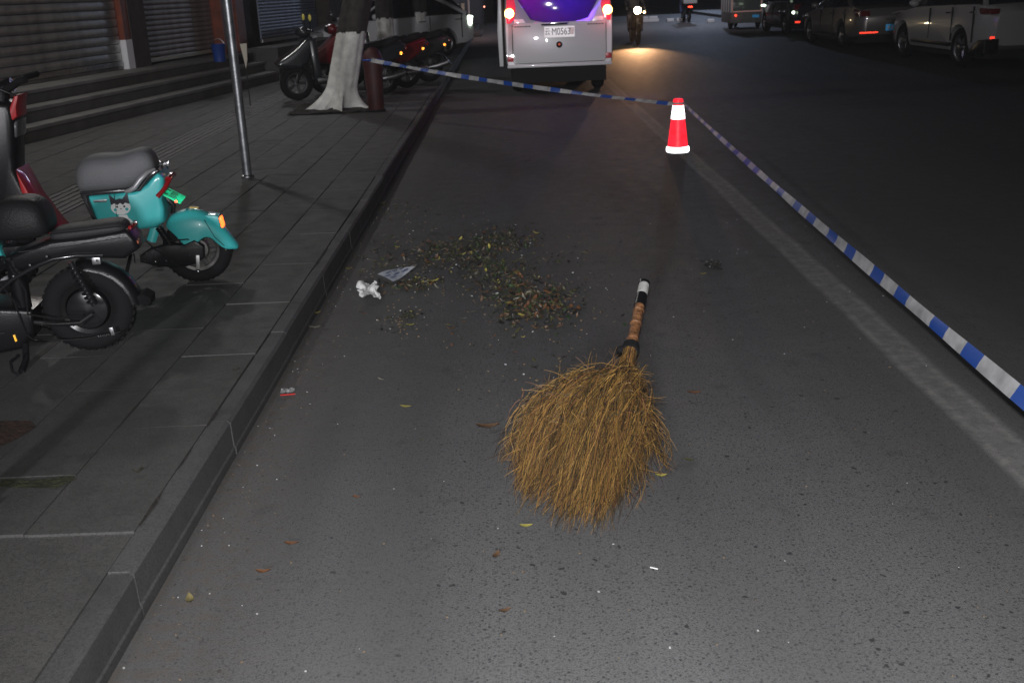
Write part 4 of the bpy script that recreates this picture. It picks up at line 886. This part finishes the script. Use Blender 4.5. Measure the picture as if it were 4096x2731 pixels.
for i in range(420):                             # stray curly ends round the shoulders and edges
    u = rnd.choice((-1, 1)) * rnd.uniform(.55, 1) if rnd.random() < .6 else rnd.uniform(-1, 1)
    s = itp(sh, u) * .5 + neck * .5 if rnd.random() < .3 else itp(sh, u).lerp(itp(tipsl, u), rnd.uniform(.1, 1)); s = s * .93 + Vector((.27, 3.2, .1)) * .07
    out = (s - Vector((.25, 3.2, .1))).normalized()
    d = (out * .8 + Vector((rnd.gauss(0, .4), rnd.gauss(-.4, .4), rnd.uniform(-.3, .3)))).normalized(); q = [s]; curl = Vector((rnd.gauss(0, .5), rnd.gauss(-.2, .5), rnd.uniform(-.6, .05)))
    for j in range(9): d = (d + curl * .22).normalized(); q.append(q[-1] + d * .010); q[-1].z = max(q[-1].z, .004)
    strand(q, rnd.uniform(.0006, .001))
me = bpy.data.meshes.new('twigs'); me.from_pydata([tuple(v) for v in V3], [], F3); me.materials.append(twm); me.update()
tw = bpy.data.objects.new('twigs', me); COL.objects.link(tw); tw.parent = BR_; tw['kind'] = 'stuff'

# ------------------------------------------------------------------ leaves and litter
def leafcol(name, c, rough=.55): return mat(name, c, rough, noise=.25, nscale=40)
LC = [leafcol('leaf brown', (.10, .056, .03)), leafcol('leaf olive', (.068, .066, .028)), leafcol('leaf dark', (.035, .033, .022)), leafcol('leaf green', (.03, .06, .018)), leafcol('leaf yellow', (.34, .30, .07)), leafcol('leaf pale', (.20, .19, .15)), leafcol('leaf rust', (.15, .065, .028)), leafcol('leaf black', (.016, .015, .013)), leafcol('leaf ochre', (.17, .14, .06))]
def leaf_geo(bm, P, l, w, yaw, tilt, curl, mi, roll=0.):
    M = Matrix.Translation(P) @ Matrix.Rotation(yaw, 4, 'Z') @ Matrix.Rotation(tilt, 4, 'Y') @ Matrix.Rotation(roll, 4, 'X')
    rows_ = []
    for k, (a, ww) in enumerate(((-.5, .02), (-.3, .75), (0, 1), (.28, .7), (.5, .03))):
        z = curl * (a * a) * 4 * l; rows_.append([bm.verts.new(M @ Vector((a * l, s * ww * w / 2, z + (abs(s) * curl * w * 1.0)))) for s in (-1, 0, 1)])
    for a_, b_ in zip(rows_, rows_[1:]):
        for k in (0, 1): f = bm.faces.new((a_[k], a_[k + 1], b_[k + 1], b_[k])); f.material_index = mi
rl = random.Random(21)
pile = MB()
path = [((-.95, 7.7), .10, 20), ((-.78, 7.6), .12, 30), ((-.75, 6.6), .14, 22), ((-.60, 6.45), .16, 30), ((-.72, 6.05), .11, 60), ((-.55, 6.12), .10, 95), ((-.40, 6.3), .12, 130), ((-.24, 6.35), .13, 170), ((-.10, 6.42), .12, 200), ((.02, 6.5), .10, 120), ((-.30, 6.05), .10, 130), ((-.15, 5.95), .10, 170), ((-.06, 5.68), .09, 160),
        ((-.0, 5.38), .09, 210), ((.08, 5.12), .10, 260), ((.13, 4.93), .09, 260), ((.02, 5.0), .09, 150), ((.20, 5.2), .09, 100), ((-.58, 5.50), .07, 110), ((-.50, 5.55), .06, 60), ((-.54, 4.84), .045, 38), ((-.53, 4.97), .03, 20), ((.18, 5.95), .12, 50), ((.0, 4.55), .16, 26), ((-.2, 5.3), .35, 60), ((-.5, 5.9), .35, 60), ((.1, 4.3), .12, 14)]
for (cx, cy), sg, n in path:
    for _ in range(n):
        x, y = rl.gauss(cx, sg), rl.gauss(cy, sg * 1.5)
        if x < -.96: continue
        if rl.random() < .22: continue
        cnt = min(1, n / 150); l = rl.uniform(.016, .044); brownish = (cy < 5.4 and cx > -.3)
        mi = rl.choices(range(8), (5, 5, 4, 2, .35, .7, 1.8, 4) if brownish else (2.5, 6, 6, 3, .5, .8, .5, 5))[0]
        leaf_geo(pile.bm, Vector((x, y, .004 + abs(rl.gauss(0, .006 * cnt + .0015)))), l, l * rl.uniform(.3, .55), rl.uniform(0, 6.3), rl.gauss(0, .35 * cnt + .08), rl.uniform(-.12, .3), mi, rl.gauss(0, .4 * cnt))
po = pile.build('swept_leaf_pile', LC, smooth=0); po['kind'] = 'stuff'; po['label'] = 'swept heap of dead leaves and dust on the road by the kerb'; po['category'] = 'leaves'
# grit and torn scraps among the leaves
gr = MB(); mg_ = [mat('grit pale', (.42, .42, .42), .6), mat('grit dark', (.03, .03, .03), .8), mat('grit tan', (.17, .12, .07), .8)]
for _ in range(1300):
    (cx, cy), sg, n = path[rl.randrange(len(path))]; x, y = rl.gauss(cx, sg * 1.6), rl.gauss(cy, sg * 2.4)
    if x < -.97: continue
    r = rl.uniform(.0015, .005); i0 = len(gr.bm.faces)
    gr.box((x, y, r * .5), (r * 2, r * rl.uniform(.6, 2), r), Euler((0, 0, rl.uniform(0, 3))))
    mi = rl.choices((0, 1, 2), (1, 8, 7))[0]
    gr.bm.faces.ensure_lookup_table()
    for f in gr.bm.faces[i0:]: f.material_index = mi
for _ in range(900):
    x, y = rl.uniform(-.97, 1.9), rl.uniform(1.6, 8); 
    if rl.random() < .35: x = -.97 + abs(rl.gauss(0, .12))
    r = rl.uniform(.0008, .0026); i0 = len(gr.bm.faces); gr.box((x, y, r * .4), (r * 2, r * 1.6, r), Euler((0, 0, rl.uniform(0, 3)))); gr.bm.faces.ensure_lookup_table(); mi = rl.choices((0, 1, 2), (2.2, 4, 5))[0]
    for f in gr.bm.faces[i0:]: f.material_index = mi
go = gr.build('grit', mg_, smooth=0); go['kind'] = 'stuff'
# single leaves lying apart
singles = [(-.984, 5.043, .04, 4, .3, 'yellow green leaf lying against the kerb'), (-.955, 4.80, .06, 5, .1, 'pale green oval leaf close to the kerb left of the tissue', ),
 (-.432, 3.751, .045, 4, -.1, 'pale yellow leaf on the asphalt right of the clear wrapper'), (-.117, 3.518, .085, 0, .15, 'long curled brown leaf left of the broom head'), (-.348, 3.425, .022, 1, .9, 'tiny dark olive leaf left of the broom, below the curled brown leaf'),
 (-.52, 3.005, .030, 6, -.4, 'small rusty leaf on bare asphalt left of the broom tips'), (.005, 2.774, .040, 4, .1, 'yellow green leaf just below the left tips of the broom'), (-.081, 2.61, .042, 0, 1.2, 'folded brown leaf standing on edge below the broom'),
 (-.672, 2.724, .042, 6, .0, 'reddish brown leaf halfway between kerb and broom tips'), (-.72, 2.57, .04, 6, .1, 'orange brown curled leaf near the kerb, lower left'), (-.885, 2.44, .05, 8, 1.9, 'dull yellow leaf on the road beside the near end of the kerb'),
 (-.057, 2.334, .035, 0, .5, 'brown leaf lowest in the picture, on bare asphalt'), (.548, 3.18, .036, 1, -.3, 'dark olive leaf right of the broom tips'), (.441, 3.069, .038, 4, 0., 'bright yellow leaf touching the right tips of the broom'),
 (.666, 3.773, .052, 6, 0., 'orange leaf on the road to the right of the broom'), (1.006, 5.489, .035, 4, .1, 'small yellow green leaf beside the dark clump'), (-.25, 4.85, .03, 5, .2, 'pale grey leaf between the heap and the broom'),
 (-.559, 4.057, .035, 5, -.6, 'pale dry leaf up the road from the wrapper'), (-.191, 4.442, .03, 2, 1.3, 'dark curled leaf on bare asphalt above the broom shoulder'), (-.744, 5.003, .035, 6, 0., 'small orange leaf below the crumpled tissue'),
 (-.948, 5.908, .035, 4, 0., 'yellow leaf by the kerb beyond the paper sheet'), (-.50, 4.78, .04, 4, .1, 'yellow leaf beside the small rusty leaf clump'), (-.51, 5.0, .028, 4, -.5, 'small yellow leaf above the rusty leaf clump'),
 (.328, 4.937, .035, 2, .2, 'dark leaf just right of the leaf heap'), (.504, 4.80, .035, 7, 1.0, 'blackish leaf left of the broom handle'), (-.06, 5.27, .05, 3, .3, 'dark green leaf on top of the leaf heap'), (-.44, 5.55, .07, 4, .4, 'broad yellow green leaf beside the printed paper')]
for x, y, l, mi, yaw, lab in singles:
    b = MB(); leaf_geo(b.bm, Vector((0, 0, 0)), l, l * .45, 0, .05, .07 + .12 * rl.random(), 0); o = b.build('leaf', LC[mi], smooth=60); o.location = (x, y, .006); o.rotation_euler = (0, 0, yaw); tag(o, lab, 'leaf', 'single fallen leaves')
for x, y, l in ((-1.186, 2.993, .03), (-1.935, 5.638, .06), (-1.1, 3.9, .02)):
    b = MB(); leaf_geo(b.bm, Vector((0, 0, 0)), l, l * .5, 0, .05, .3, 0); leaf_geo(b.bm, Vector((.01, .01, .004)), l * .7, l * .4, 1.7, .1, .3, 0); o = b.build('leaf', LC[2], smooth=60); o.location = (x, y, SW + .006)
    tag(o, {.03: 'dark leaf in the pavement joint near the lower left', .06: 'crumpled dark leaf between the two bikes', .02: 'tiny dark leaf on the pavement near the kerb edge'}[l], 'leaf', 'single fallen leaves')
b = MB(); q = Vector((1.092, 5.66, .005))
for _ in range(70): leaf_geo(b.bm, q + Vector((rl.gauss(0, .016), rl.gauss(0, .035), rl.uniform(0, .006))), rl.uniform(.02, .045), .018, rl.uniform(0, 6), rl.gauss(0, .3), .2, 0, rl.gauss(0, .5))
tag(b.build('leaf_clump', LC[7], smooth=0, kind='stuff'), 'dark flattened clump on the bare road between handle end and road line', 'leaf clump')
# tissue
b = MB(); n = 25; rt = random.Random(4); P = []
A_, B_, C_, D_ = Vector((-.845, 5.50, 0)), Vector((-.745, 5.49, 0)), Vector((-.685, 5.22, 0)), Vector((-.80, 5.24, 0))
for j in range(n):
    row = []
    for i in range(n):
        u, v = i / (n - 1), j / (n - 1); p_ = A_.lerp(B_, u).lerp(D_.lerp(C_, u), v)
        z = .010 + .040 * abs(sin(u * 4.1 + v * 2.6)) * abs(sin(v * 4.3 + 1 - u * 2)) + .010 * abs(sin(u * 13 + v * 9)) + rt.uniform(0, .002); p_.x += .006 * sin(v * 17) + .004 * sin(u * 23 + v * 31) - .02 * (1 if v > .7 and u < .35 else 0); row.append((p_.x + (.03 if v > .6 and u < .3 else 0), p_.y, z))
    P.append(row)
b.strip(P); tag(b.build('tissue', mat('tissue', (.88, .88, .87), .9), smooth=60), 'crumpled white tissue on the road between kerb and leaf heap', 'tissue')
pt = thing('paper_sheet', 'flat printed paper sheet lying behind the crumpled tissue', 'paper', (-.648, 5.69, .03), .0)
b = MB(); b.strip([[(x, y, .012 * sin(x * 14) + .01 * sin(y * 9)) for x in (-.0, 0)] for y in (0, 0)]) if 0 else None
b = MB(); q = [Vector((-.104, -.022, 0)), Vector((.008, .125, 0)), Vector((.104, .058, .01)), Vector((-.007, -.15, -.012))]
b.strip([[tuple(q[0].lerp(q[1], u).lerp(q[3].lerp(q[2], u), v) + Vector((0, 0, .006 * sin(u * 5 + v * 3)))) for u in (0, .2, .4, .6, .8, 1)] for v in (0, .25, .5, .75, 1)]); b.build('sheet', mat('printed sheet', (.46, .49, .56), .5, noise=.35, nscale=28), pt)
for k in range(9):
    u, v = .1 + .1 * k, rt.uniform(.2, .75); c_ = q[0].lerp(q[1], u).lerp(q[3].lerp(q[2], u), v) + Vector((0, 0, .006 * sin(u * 5 + v * 3) + .003))
    MB().box(c_, (.035, .012, .0015), Euler((0, 0, .9))).build('print', mat('blue print', (.06, .09, .2), .6), pt)
wr_ = thing('clear_wrapper', 'shiny clear plastic wrapper with a red strip near the kerb', 'wrapper', (-.922, 3.965, .0), .12)
mcl = mat('clear plastic', (.55, .55, .55), .08, metal=.35, coat=.8, noise=.4, nscale=60, bump=.6, bscale=90)
b = MB(); b.strip([[(-.027 + .054 * i / 7, -.018 + .012 * j, .004 + .009 * random.random()) for i in range(8)] for j in range(5)]); b.build('film', mcl, wr_, smooth=0)
MB().box((.003, -.026, .003), (.058, .006, .003)).build('red_strip', mat('red strip', (.6, .03, .03), .3), wr_)
b = MB(); b.strip([[(-.11 + .01 * i, -.23 + .01 * j, .004 + .006 * random.random()) for i in range(3)] for j in range(3)])
tag(b.build('plastic_scrap', mcl, smooth=0, loc=(-.92, 3.965, 0)), 'tiny clear plastic scrap on the road just below the wrapper', 'scrap')
tag(MB().box((0, 0, .002), (.022, .003, .002), Euler((0, 0, -.5))).build('white_splinter', M_sw, loc=(.345, 2.52, 0)), 'tiny white splinter on the bare asphalt below the broom', 'splinter')

# ------------------------------------------------------------------ far end of the street
# motorcyclist with a lit headlamp coming towards the camera
MC = thing('motorcycle', 'oncoming motorcycle with bright warm headlamp right of the van', 'motorcycle', (3.30, 28.0, 0), radians(-90))
wheel(MC, .62, .28, .28, .1, M_metal, 6, .05); wheel(MC, -.62, .28, .28, .1, M_metal, 6, .05)
MB().prism([(-.75, .55), (-.2, .62), (.3, .68), (.55, .75), (.5, .5), (.1, .35), (-.4, .35)], -.12, .12, .04, 2).build('body', M_black, MC); MB().tube([(.42, 0, .85), (.62, 0, .28)], .03, 8).build('fork', M_metal, MC)
MB().tube([(.3, -.33, .92), (.42, -.1, .9), (.42, .1, .9), (.3, .33, .92)], .015, 8).build('handlebar', M_black, MC)
MB().ball((.55, 0, .82), .085, (.6, 1, 1), 24).build('headlamp', mat('lit headlamp', (1, 1, 1), .3, emit=(1, .80, .48), estr=60), MC); MB().ball((.52, .17, .77), .03, (.6, 1, 1)).build('side_lamp', mat('lit side lamp', (1, .8, .5), .3, emit=(1, .62, .25), estr=14), MC)
lamp('headlamp_beam', 'SPOT', (3.32, 27.35, .80), 800, (1, .52, .24), .05, aim=(2.88, 24.4, 0), spot_size=radians(38), spot_blend=1)
def person(label, loc, rz, joints, cloth, trousers, parts_skin, name='person'):
    t = thing(name, label, 'person', loc, rz)
    def skin(nm, vs, es, rad, m, sub=2):
        me = bpy.data.meshes.new(nm); me.from_pydata(vs, es, []); o = bpy.data.objects.new(nm, me); COL.objects.link(o); o.parent = t
        md = o.modifiers.new('skin', 'SKIN')
        for v, r in zip(me.skin_vertices[0].data, rad): v.radius = (r, r)
        me.skin_vertices[0].data[0].use_root = True
        s_ = o.modifiers.new('s', 'SUBSURF'); s_.levels = sub; s_.render_levels = sub
        dg = bpy.context.evaluated_depsgraph_get(); dg.update(); m2 = bpy.data.meshes.new_from_object(o.evaluated_get(dg)); o.modifiers.clear(); o.data = m2; m2.materials.clear(); m2.materials.append(m); m2.shade_smooth(); return o
    return t, skin
def rider_fig(label, loc, rz, cloth, trous, sc=.88):
    t, skin = person(label, loc, rz, None, None, None, None); t.scale = (sc,) * 3
    vs = [(-.12, 0, .86), (-.08, 0, 1.1), (0, 0, 1.33), (.03, 0, 1.42), (.06, 0, 1.56), (.07, 0, 1.68),
          (.0, .19, 1.32), (.14, .27, 1.1), (.38, .26, .98), (.45, .26, .98), (.0, -.19, 1.32), (.14, -.27, 1.1), (.38, -.26, .98), (.45, -.26, .98),
          (-.10, .10, .84), (.30, .17, .80), (.26, .17, .42), (.36, .18, .36), (-.10, -.10, .84), (.30, -.17, .80), (.26, -.17, .42), (.36, -.18, .36)]
    es = [(0, 1), (1, 2), (2, 3), (3, 4), (4, 5), (2, 6), (6, 7), (7, 8), (8, 9), (2, 10), (10, 11), (11, 12), (12, 13), (0, 14), (14, 15), (15, 16), (16, 17), (0, 18), (18, 19), (19, 20), (20, 21)]
    rad = [.15, .15, .15, .06, .085, .08, .07, .055, .04, .035, .07, .055, .04, .035, .1, .08, .055, .045, .1, .08, .055, .045]
    skin('body', vs, es, rad, cloth); MB().ball((.065, 0, 1.64), .13, (1.05, .95, 1)).build('helmet', M_gloss, t); return t
rider_fig('dark clothed rider on the oncoming motorcycle with the lit headlamp', (3.30, 28.22, 0), radians(-90), mat('dark coat', (.025, .024, .04), .8), None)
SC2 = thing('delivery_scooter', 'scooter with pale grey box on its tail, seen from behind far up the road', 'scooter', (6.75, 41.0, 0), radians(90))
wheel(SC2, -.5, .22, .22, .09, M_metal, 5, .04); wheel(SC2, .7, .22, .22, .09, M_metal, 5, .04)
MB().prism([(-.7, .55), (0, .55), (.5, .8), (.6, .3), (-.4, .28)], -.13, .13, .04).build('body', M_black, SC2); MB().box((-.55, 0, .86), (.42, .50, .40), bev=.04).build('cargo_box', mat('grey box', (.35, .36, .36), .5), SC2)
MB().box((-.74, 0, .55), (.04, .16, .05), bev=.01).build('tail_light', mat('lit red tail', (1, .05, .02), .3, emit=(1, .05, .02), estr=4), SC2)
MB().tube([(.55, -.3, .95), (.55, .3, .95)], .02, 6).build('handlebar', M_black, SC2); MB().ball((.5, -.38, 1.02), .05).build('mirror', M_chrome, SC2)
rider_fig('dark clothed rider on the scooter with the grey box', (6.75, 41.2, 0), radians(90), mat('blue coat', (.05, .07, .14), .8), None)
# low white kerb blocks of a traffic island
M_blk = mat('white island block', (.6, .6, .62), .6, emit=None)
for i, (x0, x1, y, lab) in enumerate(((5.19, 5.93, 42.6, 'long white low barrier block, leftmost of the row across the road'), (6.16, 6.42, 42.0, 'short white low barrier block, middle of the row across the road'), (6.50, 7.02, 41.9, 'white low barrier block in line with the delivery scooter'), (7.25, 7.5, 39.6, 'small dim white barrier block, rightmost of the row'))):
    r = thing('barrier_block', lab, 'barrier', ((x0 + x1) / 2, y, 0), 0, 'white barrier blocks far up the road')
    MB().box((0, 0, .06), (x1 - x0, .2, .12), bev=.02).build('block', M_blk, r); 
    if i == 0:
        for k in (-1, 1): MB().box((k * .18, .1, .17), (.33, .08, .08), bev=.01).build('upper_rail', M_blk, r)
lamp('far_street_lamp', 'AREA', (6, 36, 6), 260, (.85, .88, 1), .6, aim=(6.3, 43, 0))
# small covered tricycle
TC = thing('covered_tricycle', 'small white roofed passenger tricycle with slatted side windows beyond the parked cars', 'tricycle', (7.36, 33.9, 0), radians(90))
MB().box((.55, 0, .34), (1.5, .95, .34), bev=.04).build('body', mat('dusty grey panel', (.16, .155, .15), .5, noise=.2), TC)
MB().box((.55, 0, .98), (1.55, 1.0, .12), bev=.04).build('roof', M_white, TC)
for s in (-1, 1):
    for k in range(5): MB().box((-.17 + k * .36, s * .47, .71), (.07, .03, .46), bev=.005).build('window_post', M_white, TC)
    MB().box((.55, s * .45, .71), (1.42, .01, .44)).build('side_window', M_glass, TC)
MB().box((-.20, 0, .70), (.012, .88, .40)).build('rear_window', mat('pale screen', (.14, .15, .15), .2, coat=.5), TC)
fr_ = MB()
for c_, d_ in (((-.215, 0, .90), (.02, .9, .035)), ((-.215, 0, .51), (.02, .9, .035)), ((-.215, .44, .70), (.02, .035, .42)), ((-.215, -.44, .70), (.02, .035, .42))): fr_.box(c_, d_, bev=.004)
fr_.build('window_frame', mat('reflective frame', (.6, .3, .28), .4, retro=.08, retro_col=(1, .6, .5)), TC)
MB().ball((-.22, .33, .40), .03).build('tail_light', mat('lit red tail', (1, .05, .02)), TC); MB().box((-.21, -.28, .36), (.01, .2, .08)).build('number_plate', M_blue, TC)
for s in (-1, 1): wheel(TC, .1, .2, .2, .1, M_metal, 5, .04, y=s * .42)
wheel(TC, 1.4, .2, .2, .1, M_metal, 5, .04)
# pillars and posts past the trees
for x, y, w, h, lab in ((-1.70, 39.5, .17, .95, 'thick pale stone bollard on the traffic island past the white car'), (-1.47, 40.2, .11, .95, 'thinner pale bollard just right of the thick one')):
    r = thing('stone_bollard', lab, 'bollard', (x, y, 0)); MB().box((0, 0, h / 2), (w, w, h), bev=.01).build('shaft', mat('pale stone', (.5, .45, .33), .7), r); MB().box((0, 0, h + .02), (w + .03, w + .03, .04), bev=.008).build('cap', MATS['pale stone'], r)
r = thing('thin_pole', 'thin pinkish pole behind the bollards, left of the van', 'pole', (-1.27, 40.4, 0)); MB().tube([(0, 0, 0), (0, 0, 4)], .035, 8).build('shaft', mat('pale pole', (.5, .45, .42), .6), r)
b = MB(); b.box((-1.4, 37.2, .05), (1.3, 3.0, .13), bev=.04); b.build('traffic_island', M_conc, kind='structure', smooth=0)
lamp('island_lamp', 'AREA', (-1.2, 33, 4.5), 120, (1, .72, .75), .4, aim=(-1.5, 38.5, 0))
# dark buildings closing the street, with a few lit points
for x, y, w, d, h, lab in ((-12, 62, 14, 30, 14, 'dark apartment block on the left closing the street'), (20, 60, 16, 60, 14, 'dark building along the far right of the street'), (4, 130, 40, 8, 12, 'dark building across the far end of the street')):
    r = thing('far_building', lab, 'building', (x, y, 0)); MB().box((0, 0, h / 2), (w, d, h)).build('wall', M_wall, r, smooth=0)
for x, y, z, c_, s_, lab in ((4.9, 44, .95, (.8, .85, 1), .05, 'small white lamp glint above the long barrier block'), (2.3, 46, 1.05, (.9, .9, 1), .07, 'white lamp glint beside the van roof line'), (7.2, 45, .98, (.7, .8, 1), .045, 'small cool lamp glint beside the delivery scooter'), (-.8, 46, .75, (1, .3, .2), .03, 'tiny orange lamp left of the van')):
    r = thing('distant_lamp', lab, 'lamp', (x, y, 0)); MB().ball((0, 0, z), s_).build('bulb', mat('glint %.1f %.1f' % (c_[1], c_[2]), c_, .3, emit=c_, estr=5), r); MB().tube([(0, .02, 0), (0, .02, z)], .02, 6).build('stem', M_dark, r)

# ------------------------------------------------------------------ thin night haze that the beacons glow in
hz = MB().box((0, 60, 9.0), (404, 504, 20.6)).build('haze', (hm := bpy.data.materials.new('haze')), smooth=0, kind='stuff')
hm.use_nodes = True; hn = hm.node_tree; hn.nodes.remove(hn.nodes['Principled BSDF']); pv = hn.nodes.new('ShaderNodeVolumePrincipled')
pv.inputs['Density'].default_value = .0006; pv.inputs['Color'].default_value = (.85, .87, .9, 1); pv.inputs['Anisotropy'].default_value = .55
hn.links.new(pv.outputs[0], hn.nodes['Material Output'].inputs['Volume'])
